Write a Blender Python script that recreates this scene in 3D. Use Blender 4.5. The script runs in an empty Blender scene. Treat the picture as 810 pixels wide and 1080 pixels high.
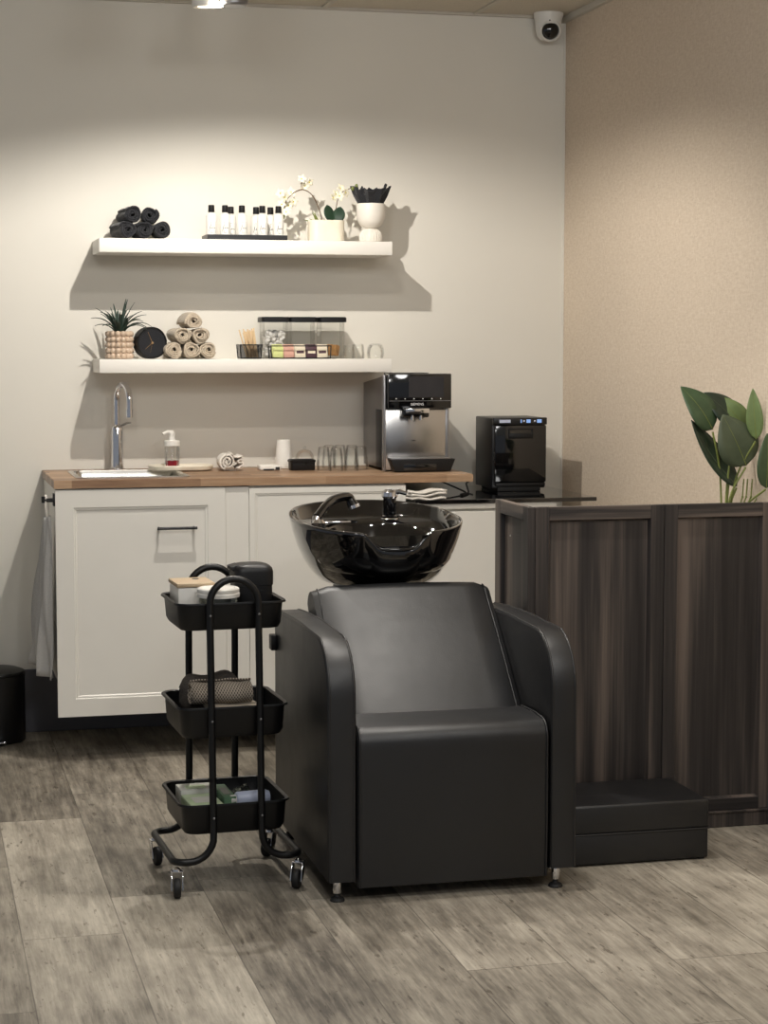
import bpy, bmesh, math, random
from math import sin, cos, tan, pi, radians, atan2, sqrt
from mathutils import Vector, Matrix
random.seed(7)
SC = bpy.context.scene
COL = SC.collection
# ---------------------------------------------------------------- camera numbers
FPX = 2048.0
TH, PT, CH, CD = radians(13.8), radians(4.94), 1.465, 7.38
_f = Vector((sin(TH)*cos(PT), cos(TH)*cos(PT), -sin(PT)))
_r = Vector((cos(TH), -sin(TH), 0)); _u = _r.cross(_f)
def at(px, py, Y):
    """point of the photograph on the vertical plane y = Y"""
    d = _f + _r*((px-405)/FPX) + _u*((540-py)/FPX)
    return Vector((0, -CD, CH)) + d*((Y+CD)/d.y)

# ---------------------------------------------------------------- materials
def S(r, g, b):
    c = lambda v: (v/255/12.92 if v/255 <= .04045 else ((v/255+.055)/1.055)**2.4)
    return (c(r), c(g), c(b), 1)
MATS = {}
class NT:
    def __init__(s, name):
        s.m = bpy.data.materials.new(name); s.m.use_nodes = True
        s.t = s.m.node_tree; s.t.nodes.clear()
        s.out = s.n('ShaderNodeOutputMaterial')
    def n(s, typ, **kw):
        nd = s.t.nodes.new(typ)
        for k, v in kw.items():
            if k.startswith('i_'): nd.inputs[k[2:].replace('_', ' ')].default_value = v
            else: setattr(nd, k, v)
        return nd
    def l(s, a, b): s.t.links.new(a, b)
    def math(s, op, a, b=None, c=None):
        nd = s.n('ShaderNodeMath', operation=op)
        for i, v in enumerate((a, b, c)):
            if v is None: continue
            if isinstance(v, (int, float)): nd.inputs[i].default_value = v
            else: s.l(v, nd.inputs[i])
        return nd.outputs[0]
    def coord(s, scale=(1, 1, 1), kind='Object'):
        tc = s.n('ShaderNodeTexCoord'); mp = s.n('ShaderNodeMapping')
        mp.inputs['Scale'].default_value = scale
        s.l(tc.outputs[kind], mp.inputs['Vector']); return mp.outputs['Vector']
    def noise(s, vec, scale, detail=3, rough=.55):
        nd = s.n('ShaderNodeTexNoise'); nd.inputs['Scale'].default_value = scale
        nd.inputs['Detail'].default_value = detail; nd.inputs['Roughness'].default_value = rough
        if vec is not None: s.l(vec, nd.inputs['Vector'])
        return nd.outputs['Fac']
    def ramp(s, fac, stops):
        r = s.n('ShaderNodeValToRGB'); e = r.color_ramp.elements
        while len(e) < len(stops): e.new(.5)
        for el, (p, c) in zip(e, stops): el.position = p; el.color = c
        s.l(fac, r.inputs['Fac']); return r.outputs['Color']
    def mix(s, fac, a, b, mode='MIX'):
        nd = s.n('ShaderNodeMix', data_type='RGBA', blend_type=mode)
        for sock, v in ((nd.inputs['Factor'], fac), (nd.inputs['A'], a), (nd.inputs['B'], b)):
            pass
        ins = [i for i in nd.inputs if i.enabled] if False else nd.inputs
        def setv(i, v):
            if isinstance(v, (int, float, tuple)): ins[i].default_value = v
            else: s.l(v, ins[i])
        setv(0, fac); setv(6, a); setv(7, b)
        return nd.outputs[2]
    def bump(s, h, strength=.2, dist=.002):
        b = s.n('ShaderNodeBump'); b.inputs['Strength'].default_value = strength
        b.inputs['Distance'].default_value = dist; s.l(h, b.inputs['Height']); return b.outputs['Normal']
    def bsdf(s, color, rough=.5, metal=0, normal=None, spec=.5, coat=0, sheen=0):
        p = s.n('ShaderNodeBsdfPrincipled')
        for k, v in (('Base Color', color), ('Roughness', rough), ('Metallic', metal)):
            if isinstance(v, (int, float, tuple)): p.inputs[k].default_value = v
            else: s.l(v, p.inputs[k])
        p.inputs['Specular IOR Level'].default_value = spec
        p.inputs['Coat Weight'].default_value = coat; p.inputs['Coat Roughness'].default_value = .05
        p.inputs['Sheen Weight'].default_value = sheen
        if normal is not None: s.l(normal, p.inputs['Normal'])
        s.l(p.outputs[0], s.out.inputs['Surface']); return p

def plain(name, col, rough=.5, metal=0, var=.06, nscale=30, bump=0, spec=.5, coat=0, sheen=0, stretch=(1,1,1)):
    t = NT(name); v = t.coord(stretch); f = t.noise(v, nscale)
    dk = tuple(c*(1-var) for c in col[:3])+(1,); lt = tuple(min(1, c*(1+var)) for c in col[:3])+(1,)
    c = t.ramp(f, [(.3, dk), (.7, lt)])
    t.bsdf(c, rough, metal, t.bump(f, bump, .003) if bump else None, spec, coat, sheen)
    MATS[name] = t.m; return t.m
def glass(name, tint=(.992, .996, .993, 1), rough=.02, refl=1.0):
    t = NT(name)
    tr = t.n('ShaderNodeBsdfTransparent'); tr.inputs['Color'].default_value = tint
    gl = t.n('ShaderNodeBsdfGlossy'); gl.inputs['Roughness'].default_value = rough
    lw = t.n('ShaderNodeFresnel'); lw.inputs['IOR'].default_value = 1.5
    v = t.coord(); nz = t.noise(v, 12)
    fac = t.math('MULTIPLY', lw.outputs[0], t.math('ADD', t.math('MULTIPLY', nz, .1*refl), .42*refl))
    mx = t.n('ShaderNodeMixShader'); t.l(fac, mx.inputs[0]); t.l(tr.outputs[0], mx.inputs[1]); t.l(gl.outputs[0], mx.inputs[2])
    t.l(mx.outputs[0], t.out.inputs['Surface']); MATS[name] = t.m; return t.m

plain('paint_wall', S(226, 222, 212), .75, var=.015, nscale=3, bump=.03)
plain('paint_dark', S(92, 92, 98), .55, var=.06, nscale=6)
plain('white_lacquer', S(232, 229, 221), .38, var=.012, nscale=8)
plain('white_shelf', S(238, 234, 226), .45, var=.012, nscale=8)
plain('ceiling_tile', S(205, 197, 182), .9, var=.06, nscale=160, bump=.2)
plain('ceiling_bar', S(196, 190, 178), .6, var=.02)
plain('black_plastic', S(13, 13, 15), .45, var=.1, nscale=40, spec=.4)
plain('black_satin', S(17, 17, 19), .38, var=.1, nscale=40)
plain('black_gloss', S(9, 9, 11), .08, var=.1, coat=.6)
plain('black_ceramic', S(7, 7, 8), .06, var=.1, nscale=10, coat=1.0)
plain('black_powdercoat', S(9, 9, 10), .40, var=.1, nscale=90, bump=.05, spec=.4)
plain('black_glass', S(8, 8, 10), .04, var=.05, coat=1.0)
plain('black_terry', S(24, 25, 30), .95, var=.35, nscale=400, bump=.7, sheen=.2)
plain('beige_terry', S(188, 174, 154), .95, var=.18, nscale=400, bump=.7, sheen=.2)
plain('white_terry', S(236, 230, 220), .95, var=.05, nscale=400, bump=.6, sheen=.2)
plain('grey_linen', S(196, 194, 190), .9, var=.08, nscale=300, bump=.5)
plain('charcoal_cloth', S(78, 72, 66), .95, var=.2, nscale=300, bump=.7)
plain('chrome', S(225, 225, 228), .08, 1.0, var=.02)
plain('steel', S(190, 188, 186), .24, 1.0, var=.05, nscale=60, stretch=(1, 1, 30))
plain('side_steel', S(125, 122, 120), .35, .85, var=.05, nscale=60, stretch=(1, 1, 30))
plain('sink_steel', S(215, 214, 210), .22, 1.0, var=.04, nscale=60)
plain('grey_metal', S(150, 150, 152), .35, .8, var=.05)
plain('white_plastic', S(232, 229, 222), .35, var=.02)
plain('white_ceramic', S(228, 222, 212), .45, var=.03, nscale=20)
plain('cream_ceramic', S(228, 219, 200), .5, var=.05, nscale=25)
plain('beige_ceramic', S(196, 174, 152), .3, var=.08, nscale=25, coat=.3)
plain('paper', S(238, 234, 226), .8, var=.03)
plain('light_wood', S(186, 164, 134), .55, var=.12, nscale=30, stretch=(1, 12, 1))
plain('stick_wood', S(214, 186, 146), .7, var=.12, nscale=60)
plain('gold', S(190, 160, 120), .3, .6, var=.03)
plain('ink', S(25, 25, 28), .6)
plain('marshmallow', S(240, 236, 230), .8, var=.02)
plain('biscuit', S(178, 132, 80), .8, var=.2, nscale=80)
plain('petal', S(242, 236, 214), .6, var=.04, nscale=40)
plain('petal_heart', S(200, 190, 90), .6)
plain('twig', S(96, 70, 46), .7, var=.2)
plain('orchid_leaf', S(38, 62, 44), .45, var=.2, nscale=30)
plain('spiky_leaf', S(40, 58, 48), .5, var=.3, nscale=30)
plain('moss', S(120, 110, 60), .9, var=.4, nscale=90)
plain('leaf_green', S(62, 84, 56), .42, var=.16, nscale=25)
plain('leaf_dark', S(38, 54, 40), .36, var=.2, nscale=25)
plain('leaf_olive', S(76, 86, 64), .5, var=.12, nscale=25)
plain('leaf_light', S(112, 132, 82), .5, var=.12, nscale=25)
plain('stem_green', S(120, 130, 66), .5, var=.2)
plain('rubber', S(22, 22, 23), .6, var=.1)
plain('red_soap', S(150, 24, 40), .2, var=.05)
plain('display_blue', S(120, 160, 220), .3)
plain('mint_card', S(196, 214, 176), .6, var=.08, nscale=40)
plain('green_card', S(82, 116, 86), .6, var=.08, nscale=40)
plain('pale_card', S(214, 214, 204), .6, var=.06, nscale=40)
plain('blue_white_plastic', S(196, 204, 226), .35, var=.04)
plain('packet_lime', S(206, 212, 140), .6, var=.1)
plain('packet_pink', S(206, 158, 140), .6, var=.1)
plain('packet_plum', S(74, 48, 56), .6, var=.1)
plain('packet_cream', S(226, 214, 190), .6, var=.08)
plain('logo_white', S(235, 235, 235), .5)
plain('screen_grey', S(44, 44, 48), .12, var=.05)
glass('clear_glass'); glass('smoked_glass', (.45, .45, .46, 1)); glass('soft_plastic', (.88, .91, .87, 1), .15)

def emit(name, col, st):
    t = NT(name); e = t.n('ShaderNodeEmission'); e.inputs['Color'].default_value = col; e.inputs['Strength'].default_value = st
    t.l(e.outputs[0], t.out.inputs['Surface']); MATS[name] = t.m
emit('lamp_glow', (1, .9, .74, 1), 25)
emit('display_glow', (.35, .55, 1, 1), .55)

def mk_leather():
    t = NT('leather'); v = t.coord()
    n1 = t.noise(v, 260, 2); n2 = t.noise(v, 9, 3)
    c = t.ramp(n2, [(.3, S(8, 9, 12)), (.7, S(13, 14, 18))])
    rg = t.math('ADD', t.math('MULTIPLY', n2, .12), .40)
    h = t.math('ADD', t.math('MULTIPLY', n1, .35), t.math('MULTIPLY', n2, 2.0))
    t.bsdf(c, rg, 0, t.bump(h, .16, .004), .75); MATS['leather'] = t.m
mk_leather()
def mk_wallpaper():
    t = NT('wallpaper')
    a = t.noise(t.coord((1, 4.5, 15)), 9, 4, .65); b = t.noise(t.coord((1, 18, 5)), 9, 4, .65); g = t.noise(t.coord(), 2.2, 2)
    w = t.math('ADD', t.math('MULTIPLY', a, .5), t.math('MULTIPLY', b, .5))
    c = t.ramp(w, [(.32, S(196, 178, 158)), (.5, S(213, 197, 177)), (.68, S(226, 213, 196))])
    c2 = t.mix(.12, c, t.ramp(g, [(.3, S(176, 156, 134)), (.7, S(206, 188, 164))]))
    t.bsdf(c2, .85, 0, t.bump(w, .35, .003)); MATS['wallpaper'] = t.m
mk_wallpaper()
def mk_floor():
    t = NT('floor_planks'); tc = t.n('ShaderNodeTexCoord'); sp = t.n('ShaderNodeSeparateXYZ'); t.l(tc.outputs['Object'], sp.inputs[0])
    X, Y = sp.outputs[0], sp.outputs[1]
    u = t.math('DIVIDE', X, .25); row = t.math('FLOOR', u)
    wr = t.n('ShaderNodeTexWhiteNoise', noise_dimensions='1D'); t.l(row, wr.inputs['W'])
    v = t.math('ADD', t.math('DIVIDE', Y, 1.22), wr.outputs['Value']); colm = t.math('FLOOR', v)
    cid = t.n('ShaderNodeCombineXYZ'); t.l(row, cid.inputs[0]); t.l(colm, cid.inputs[1])
    wc = t.n('ShaderNodeTexWhiteNoise', noise_dimensions='3D'); t.l(cid.outputs[0], wc.inputs['Vector'])
    rnd = wc.outputs['Value']
    # grain, shifted plank by plank
    gv = t.n('ShaderNodeCombineXYZ')
    t.l(t.math('MULTIPLY', X, 26), gv.inputs[0]); t.l(t.math('ADD', t.math('MULTIPLY', Y, 2.6), t.math('MULTIPLY', rnd, 40)), gv.inputs[1])
    t.l(t.math('MULTIPLY', rnd, 17), gv.inputs[2])
    g1 = t.noise(gv.outputs[0], 1.6, 6, .65)
    bv = t.n('ShaderNodeCombineXYZ')
    t.l(t.math('MULTIPLY', X, 5), bv.inputs[0]); t.l(t.math('ADD', t.math('MULTIPLY', Y, 2.4), t.math('MULTIPLY', rnd, 23)), bv.inputs[1]); t.l(t.math('MULTIPLY', rnd, 9), bv.inputs[2])
    b1 = t.noise(bv.outputs[0], 1.5, 4, .6)
    kv = t.n('ShaderNodeCombineXYZ')
    t.l(t.math('MULTIPLY', X, 60), kv.inputs[0]); t.l(t.math('MULTIPLY', Y, 14), kv.inputs[1]); t.l(t.math('MULTIPLY', rnd, 5), kv.inputs[2])
    k1 = t.noise(kv.outputs[0], 1.0, 3, .6)
    hv = t.n('ShaderNodeCombineXYZ')
    t.l(t.math('MULTIPLY', X, 120), hv.inputs[0]); t.l(t.math('ADD', t.math('MULTIPLY', Y, 6), t.math('MULTIPLY', rnd, 31)), hv.inputs[1]); t.l(t.math('MULTIPLY', rnd, 3), hv.inputs[2])
    h1 = t.noise(hv.outputs[0], 1.0, 5, .75)
    mixv = t.math('ADD', t.math('MULTIPLY', g1, .38), t.math('ADD', t.math('ADD', t.math('MULTIPLY', b1, .34), t.math('MULTIPLY', h1, .24)), t.math('MULTIPLY', rnd, .16)))
    c = t.ramp(mixv, [(.40, S(86, 80, 72)), (.50, S(126, 119, 107)), (.60, S(160, 152, 138)), (.74, S(198, 190, 174))])
    kn = t.ramp(k1, [(.62, (1, 1, 1, 1)), (.70, (.40, .37, .34, 1))])
    c = t.mix(.75, c, kn, 'MULTIPLY')
    sv = t.n('ShaderNodeCombineXYZ'); t.l(t.math('MULTIPLY', X, 95), sv.inputs[0]); t.l(t.math('MULTIPLY', Y, 60), sv.inputs[1])
    s1 = t.noise(sv.outputs[0], 1.0, 2, .5)
    c = t.mix(.8, c, t.ramp(s1, [(.70, (1, 1, 1, 1)), (.76, (.35, .32, .30, 1))]), 'MULTIPLY')
    fu = t.math('FRACT', u); fv = t.math('FRACT', v)
    du = t.math('MINIMUM', fu, t.math('SUBTRACT', 1, fu)); dv = t.math('MULTIPLY', t.math('MINIMUM', fv, t.math('SUBTRACT', 1, fv)), 4.9)
    gap = t.math('LESS_THAN', t.math('MINIMUM', du, dv), .006)
    c = t.mix(t.math('MULTIPLY', gap, .55), c, S(58, 52, 46))
    rg = t.math('ADD', t.math('MULTIPLY', g1, .2), .42)
    t.bsdf(c, rg, 0, t.bump(t.math('SUBTRACT', g1, gap), .15, .002), .4); MATS['floor_planks'] = t.m
mk_floor()
def mk_darkwood(name='dark_wood', A=(11, 11, .45), B=(70, 70, 1.6)):
    t = NT(name)
    tc = t.n('ShaderNodeTexCoord'); oi = t.n('ShaderNodeObjectInfo'); cx = t.n('ShaderNodeCombineXYZ'); r10 = t.math('MULTIPLY', oi.outputs['Random'], 9.0)
    t.l(r10, cx.inputs[0]); t.l(r10, cx.inputs[1]); va = t.n('ShaderNodeVectorMath', operation='ADD'); t.l(tc.outputs['Object'], va.inputs[0]); t.l(cx.outputs[0], va.inputs[1])
    def mp(sc):
        m_ = t.n('ShaderNodeMapping'); m_.inputs['Scale'].default_value = sc; t.l(va.outputs[0], m_.inputs['Vector']); return m_.outputs['Vector']
    a = t.noise(mp(A), 1.3, 2, .5); b = t.noise(mp(B), 1.4, 5, .6)
    f = t.math('ADD', t.math('MULTIPLY', a, .75), t.math('MULTIPLY', b, .3))
    c = t.ramp(f, [(.38, S(38, 35, 35)), (.48, S(53, 49, 48)), (.55, S(75, 68, 64)), (.66, S(106, 95, 88))])
    t.bsdf(c, .48, 0, t.bump(b, .12, .001), .4); MATS[name] = t.m
mk_darkwood(); mk_darkwood('dark_wood_rail', (.8, .8, 22), (2.4, 2.4, 90))
def mk_butcher():
    t = NT('butcher_block'); tc = t.n('ShaderNodeTexCoord'); sp = t.n('ShaderNodeSeparateXYZ'); t.l(tc.outputs['Object'], sp.inputs[0])
    X, Y, Z = sp.outputs
    row = t.math('FLOOR', t.math('DIVIDE', Y, .06)); wr = t.n('ShaderNodeTexWhiteNoise', noise_dimensions='1D'); t.l(row, wr.inputs['W'])
    cm = t.math('FLOOR', t.math('ADD', t.math('DIVIDE', X, .45), t.math('MULTIPLY', wr.outputs['Value'], 3)))
    cid = t.n('ShaderNodeCombineXYZ'); t.l(row, cid.inputs[0]); t.l(cm, cid.inputs[1])
    wc = t.n('ShaderNodeTexWhiteNoise', noise_dimensions='3D'); t.l(cid.outputs[0], wc.inputs['Vector'])
    g = t.noise(t.coord((3, 45, 45)), 2, 5, .6)
    f = t.math('ADD', t.math('MULTIPLY', g, .6), t.math('MULTIPLY', wc.outputs['Value'], .4))
    c = t.ramp(f, [(.25, S(124, 95, 72)), (.5, S(162, 130, 101)), (.75, S(190, 160, 130))])
    t.bsdf(c, .42, 0, t.bump(g, .1, .001)); MATS['butcher_block'] = t.m
mk_butcher()
def mk_waffle():
    t = NT('waffle_weave'); tc = t.n('ShaderNodeTexCoord'); sp = t.n('ShaderNodeSeparateXYZ'); t.l(tc.outputs['UV'], sp.inputs[0])
    U, V = sp.outputs[0], sp.outputs[1]
    a = t.math('ABSOLUTE', t.math('SINE', t.math('MULTIPLY', t.math('ADD', U, V), pi))); b = t.math('ABSOLUTE', t.math('SINE', t.math('MULTIPLY', t.math('SUBTRACT', U, V), pi)))
    h = t.math('MULTIPLY', a, b)
    c = t.ramp(h, [(.0, S(196, 184, 168)), (.55, S(112, 102, 90)), (1, S(74, 66, 58))])
    t.bsdf(c, .95, 0, t.bump(h, -.8, .004)); MATS['waffle_weave'] = t.m
mk_waffle()

# ---------------------------------------------------------------- mesh helpers
def BM(): return bmesh.new()
def box(bm, x0, x1, y0, y1, z0, z1, bev=0, seg=2, M=None):
    r = bmesh.ops.create_cube(bm, size=1)['verts']
    for v in r: v.co = Vector(((x0+x1)/2+v.co.x*(x1-x0), (y0+y1)/2+v.co.y*(y1-y0), (z0+z1)/2+v.co.z*(z1-z0)))
    if bev:
        es = list({e for v in r for e in v.link_edges})
        o = bmesh.ops.bevel(bm, geom=es, offset=bev, segments=seg, affect='EDGES', profile=.5)
        r = list({v for f in o['faces'] for v in f.verts} | {v for v in r if v.is_valid})
    if M is not None:
        for v in r: v.co = M @ v.co
    return r
def tube(bm, pts, rad, n=12, cap=True, closed=False):
    pts = [Vector(p) for p in pts]; N = len(pts); rings = []
    rr = rad if isinstance(rad, (list, tuple)) else [rad]*N
    tg = []
    for i in range(N):
        if closed: d = pts[(i+1) % N]-pts[i-1]
        else: d = pts[min(i+1, N-1)]-pts[max(i-1, 0)]
        tg.append(d.normalized())
    nrm = tg[0].orthogonal().normalized()
    for i in range(N):
        if i: 
            nrm = nrm - tg[i]*nrm.dot(tg[i]); nrm.normalize()
        bn = tg[i].cross(nrm)
        rings.append([bm.verts.new(pts[i]+(nrm*cos(2*pi*k/n)+bn*sin(2*pi*k/n))*rr[i]) for k in range(n)])
    for i in range(N if closed else N-1):
        a, b = rings[i], rings[(i+1) % N]
        for k in range(n): bm.faces.new((a[k], a[(k+1) % n], b[(k+1) % n], b[k]))
    if cap and not closed:
        bm.faces.new(rings[0][::-1]); bm.faces.new(rings[-1])
def lathe(bm, prof, c=(0, 0, 0), n=32, M=None, sx=1, sy=1):
    c = Vector(c); rings = []; vs = []
    for r, z in prof:
        if r < 1e-6: ring = [bm.verts.new((0, 0, z))]
        else: ring = [bm.verts.new((r*sx*cos(2*pi*k/n), r*sy*sin(2*pi*k/n), z)) for k in range(n)]
        rings.append(ring); vs += ring
    for a, b in zip(rings, rings[1:]):
        if len(a) == 1 and len(b) == 1: continue
        for k in range(n):
            k2 = (k+1) % n
            if len(a) == 1: bm.faces.new((a[0], b[k2], b[k]))
            elif len(b) == 1: bm.faces.new((a[k], a[k2], b[0]))
            else: bm.faces.new((a[k], a[k2], b[k2], b[k]))
    for v in vs: v.co = (M @ v.co if M is not None else v.co) + c
    return vs
def prism(bm, poly, axis, a, b, bev=0, seg=3):
    """poly: list of 2-tuples in the plane across axis, extruded from a to b"""
    def P(p, t): return {'x': (t, p[0], p[1]), 'y': (p[0], t, p[1]), 'z': (p[0], p[1], t)}[axis]
    A = [bm.verts.new(P(p, a)) for p in poly]; B = [bm.verts.new(P(p, b)) for p in poly]; n = len(poly)
    fs = [bm.faces.new(A), bm.faces.new(B[::-1])]
    for k in range(n): fs.append(bm.faces.new((A[k], B[k], B[(k+1) % n], A[(k+1) % n])))
    bmesh.ops.recalc_face_normals(bm, faces=fs)
    if bev:
        es = list({e for f in fs[:2] for e in f.edges})
        bmesh.ops.bevel(bm, geom=es, offset=bev, segments=seg, affect='EDGES', profile=.5)
def sphere(bm, c, r, u=12, v=8, s=(1, 1, 1)):
    o = bmesh.ops.create_uvsphere(bm, u_segments=u, v_segments=v, radius=r)['verts']
    for q in o: q.co = Vector((q.co.x*s[0]+c[0], q.co.y*s[1]+c[1], q.co.z*s[2]+c[2]))
    return o
def hole_plate(bm, x0, x1, y0, y1, hx0, hx1, hy0, hy1, z0, z1, axis='z'):
    def P(u, v, w): return (u, v, w) if axis == 'z' else ((u, w, v) if axis == 'y' else (w, u, v))
    o = [(x0, y0), (x1, y0), (x1, y1), (x0, y1)]; h = [(hx0, hy0), (hx1, hy0), (hx1, hy1), (hx0, hy1)]
    V = {}
    for nm, ring in (('o', o), ('h', h)):
        for zi, z in ((0, z0), (1, z1)): V[nm, zi] = [bm.verts.new(P(p[0], p[1], z)) for p in ring]
    fs = []
    for k in range(4):
        j = (k+1) % 4
        for q in ((V['o', 1][k], V['o', 1][j], V['h', 1][j], V['h', 1][k]), (V['o', 0][k], V['h', 0][k], V['h', 0][j], V['o', 0][j]),
                  (V['o', 0][k], V['o', 0][j], V['o', 1][j], V['o', 1][k]), (V['h', 0][k], V['h', 1][k], V['h', 1][j], V['h', 0][j])):
            fs.append(bm.faces.new(q))
    bmesh.ops.recalc_face_normals(bm, faces=fs)
def wloc(o):
    p = Vector((0, 0, 0))
    while o is not None: p += o.location; o = o.parent
    return p
def obj(name, bm, m, parent=None, world=True, smooth=35, loc=None):
    """one mesh object; geometry in world coordinates is moved under its parent (world=True)"""
    bmesh.ops.recalc_face_normals(bm, faces=bm.faces[:])
    off = Vector((0, 0, 0))
    if parent is not None and world: off = wloc(parent)
    elif parent is None and loc is not None: off = Vector(loc)
    if off.length: bmesh.ops.translate(bm, verts=bm.verts[:], vec=-off)
    me = bpy.data.meshes.new(name); bm.to_mesh(me); bm.free()
    me.materials.append(MATS[m])
    if smooth:
        me.polygons.foreach_set('use_smooth', [True]*len(me.polygons))
        try: me.set_sharp_from_angle(angle=radians(smooth))
        except Exception: pass
    o = bpy.data.objects.new(name, me); COL.objects.link(o)
    if parent is not None: o.parent = parent
    elif loc is not None: o.location = loc
    return o
def tag(o, label, cat, group=None):
    o['label'] = label; o['category'] = cat
    if group: o['group'] = group
    return o
def thing(name, label, cat, loc=(0, 0, 0), rz=0, group=None):
    o = bpy.data.objects.new(name, None); COL.objects.link(o); o.location = loc; o.rotation_euler.z = rz
    o.empty_display_size = .05
    return tag(o, label, cat, group)
def struct(name, bm, m, smooth=0):
    o = obj(name, bm, m, None, smooth=smooth); o['kind'] = 'structure'; return o
def dup(root, loc, rz=None, label=None, scale=None):
    r = root.copy(); COL.objects.link(r); r.location = loc
    if rz is not None: r.rotation_euler.z = rz
    if label: r['label'] = label
    if scale: r.scale = scale
    for ch in list(root.children):
        c = ch.copy(); COL.objects.link(c); c.parent = r
        for g in list(ch.children):
            d = g.copy(); COL.objects.link(d); d.parent = c
    return r
def solid(o, t, off=0):
    m = o.modifiers.new('thickness', 'SOLIDIFY'); m.thickness = t; m.offset = off; return o
def sub(o, lv=1):
    m = o.modifiers.new('smooth', 'SUBSURF'); m.levels = lv; m.render_levels = lv; return o
def arc(c, r, a0, a1, n, plane='xz'):
    out = []
    for i in range(n+1):
        a = a0+(a1-a0)*i/n; p, q = r*cos(a), r*sin(a)
        out.append((c[0]+p, c[1], c[2]+q) if plane == 'xz' else ((c[0], c[1]+p, c[2]+q) if plane == 'yz' else (c[0]+p, c[1]+q, c[2])))
    return out
def text_mesh(s, size):
    cu = bpy.data.curves.new('lettering', 'FONT'); cu.body = s; cu.size = size; cu.extrude = .0004; cu.align_x = 'CENTER'; cu.align_y = 'CENTER'
    o = bpy.data.objects.new('tmp', cu); COL.objects.link(o)
    dg = bpy.context.evaluated_depsgraph_get(); me = bpy.data.meshes.new_from_object(o.evaluated_get(dg))
    bm = BM(); bm.from_mesh(me); bpy.data.objects.remove(o); bpy.data.curves.remove(cu); bpy.data.meshes.remove(me)
    return bm

# ================================================================ THE ROOM
WX = 2.548      # right wall
ZC = 2.745      # ceiling
b = BM(); box(b, -3.2, WX, 0, .1, 0, ZC); struct('wall_back', b, 'paint_wall')
b = BM(); box(b, WX, WX+.1, -5.2, .1, 0, ZC); struct('wall_right', b, 'wallpaper')
b = BM(); box(b, -3.2, WX+.1, -8.6, .1, -.06, 0); struct('floor', b, 'floor_planks')
b = BM(); box(b, -3.2, WX+.1, -8.6, .1, ZC, ZC+.06); struct('ceiling', b, 'ceiling_tile')
b = BM(); box(b, -3.2, WX-.001, -.012, 0, 0, .24, .003); struct('baseboard_back', b, 'paint_dark')
b = BM(); box(b, WX-.014, WX, -5.2, -.012, 0, .1, .003); struct('baseboard_right', b, 'paint_dark')
b = BM(); box(b, WX-.007, WX, -.006, 0, .24, ZC, .001); struct('trim_1', b, 'paint_wall')
b = BM(); box(b, WX-.02, WX, -5.2, 0, ZC-.024, ZC, .002); struct('trim_2', b, 'ceiling_bar')
k = 3
for x in (-.225, .375, .975, 1.575, 2.175):
    b = BM(); box(b, x-.012, x+.012, -8.5, 0, ZC-.006, ZC, .001); struct('trim_%d' % k, b, 'ceiling_bar'); k += 1
for y in (-.6, -1.2, -1.8, -2.4):
    b = BM(); box(b, -3.2, WX-.02, y-.012, y+.012, ZC-.0055, ZC, .001); struct('trim_%d' % k, b, 'ceiling_bar'); k += 1
b = BM(); box(b, -3.2, WX-.02, -.02, 0, ZC-.01, ZC, .001); struct('trim_%d' % k, b, 'ceiling_bar')

# ---------------------------------------------------------------- ceiling spotlight
LX, LY, LZ = .985, -1.155, 2.545
t = thing('ceiling_spotlight', 'white cylindrical spotlight with a lit lens hanging from the ceiling', 'light', (1.0, LY, ZC))
b = BM(); box(b, .88, 1.12, LY-.018, LY+.018, ZC-.028, ZC-.001, .003); obj('track_adapter', b, 'grey_metal', t)
b = BM(); lathe(b, [(0, .0), (.040, .0), (.047, .006), (.047, .17), (.043, .178), (0, .178)], (1.035, LY, 2.535), 28); obj('housing', b, 'grey_metal', t)
b = BM(); tube(b, [(.945, LY, ZC-.02), (.945, LY, 2.60)], .008); tube(b, [(.945, LY, 2.62), (1.0, LY, 2.62)], .008); obj('arm', b, 'white_plastic', t)
b = BM(); lathe(b, [(.025, .002), (.038, 0), (.042, .01), (.040, .045), (.03, .07), (0, .07)], (.945, LY, 2.528), 28); sh = obj('lamp_shade', b, 'white_plastic', t)
b = BM(); lathe(b, [(0, 0), (.022, 0), (.022, .01), (0, .01)], (.975, LY-.03, 2.528), 20); obj('lens', b, 'lamp_glow', t)

# ---------------------------------------------------------------- security camera
cc = Vector((2.452, -.075, 2.688))
t = thing('security_camera', 'small white turret security camera with a black eye in the ceiling corner', 'security camera', (cc.x, cc.y, ZC))
b = BM(); lathe(b, [(0, .058), (.058, .058), (.058, .045), (.052, .03), (.050, -.005), (.044, -.03), (.03, -.045), (0, -.048)], cc, 32); obj('housing', b, 'white_plastic', t)
dr = Vector((-.12, -1, -.28)).normalized(); q = dr.to_track_quat('Z', 'Y').to_matrix()
b = BM(); lathe(b, [(.0, .052), (.012, .0505), (.024, .046), (.032, .038), (.035, .028), (.034, .018)], cc+Vector((0, -.004, -.006)), 28, q); obj('eyeball', b, 'black_gloss', t)
b = BM(); lathe(b, [(.036, .022), (.041, .024), (.043, .034), (.038, .04), (.034, .038)], cc+Vector((0, -.004, -.006)), 28, q); obj('eye_ring', b, 'white_plastic', t)
b = BM(); sphere(b, cc+Vector((-.012, -.052, .022)), .003, 8, 6); obj('microphone_hole', b, 'ink', t)

# ================================================================ SHELVES
def shelf(z0, z1, x0, x1, label):
    b = BM(); box(b, x0, x1, -.26, -.0005, z0, z1, .002)
    return tag(obj('wall_shelf', b, 'white_shelf', None, loc=((x0+x1)/2, -.13, z0)), label, 'shelf', 'floating wall shelves')
shelf(1.797, 1.848, .688, 1.781, 'upper white floating shelf holding bottles, orchid and black towels')
shelf(1.360, 1.410, .684, 1.779, 'lower white floating shelf holding jars, clock and beige towels')
ZU, ZL = 1.848, 1.410

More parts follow.
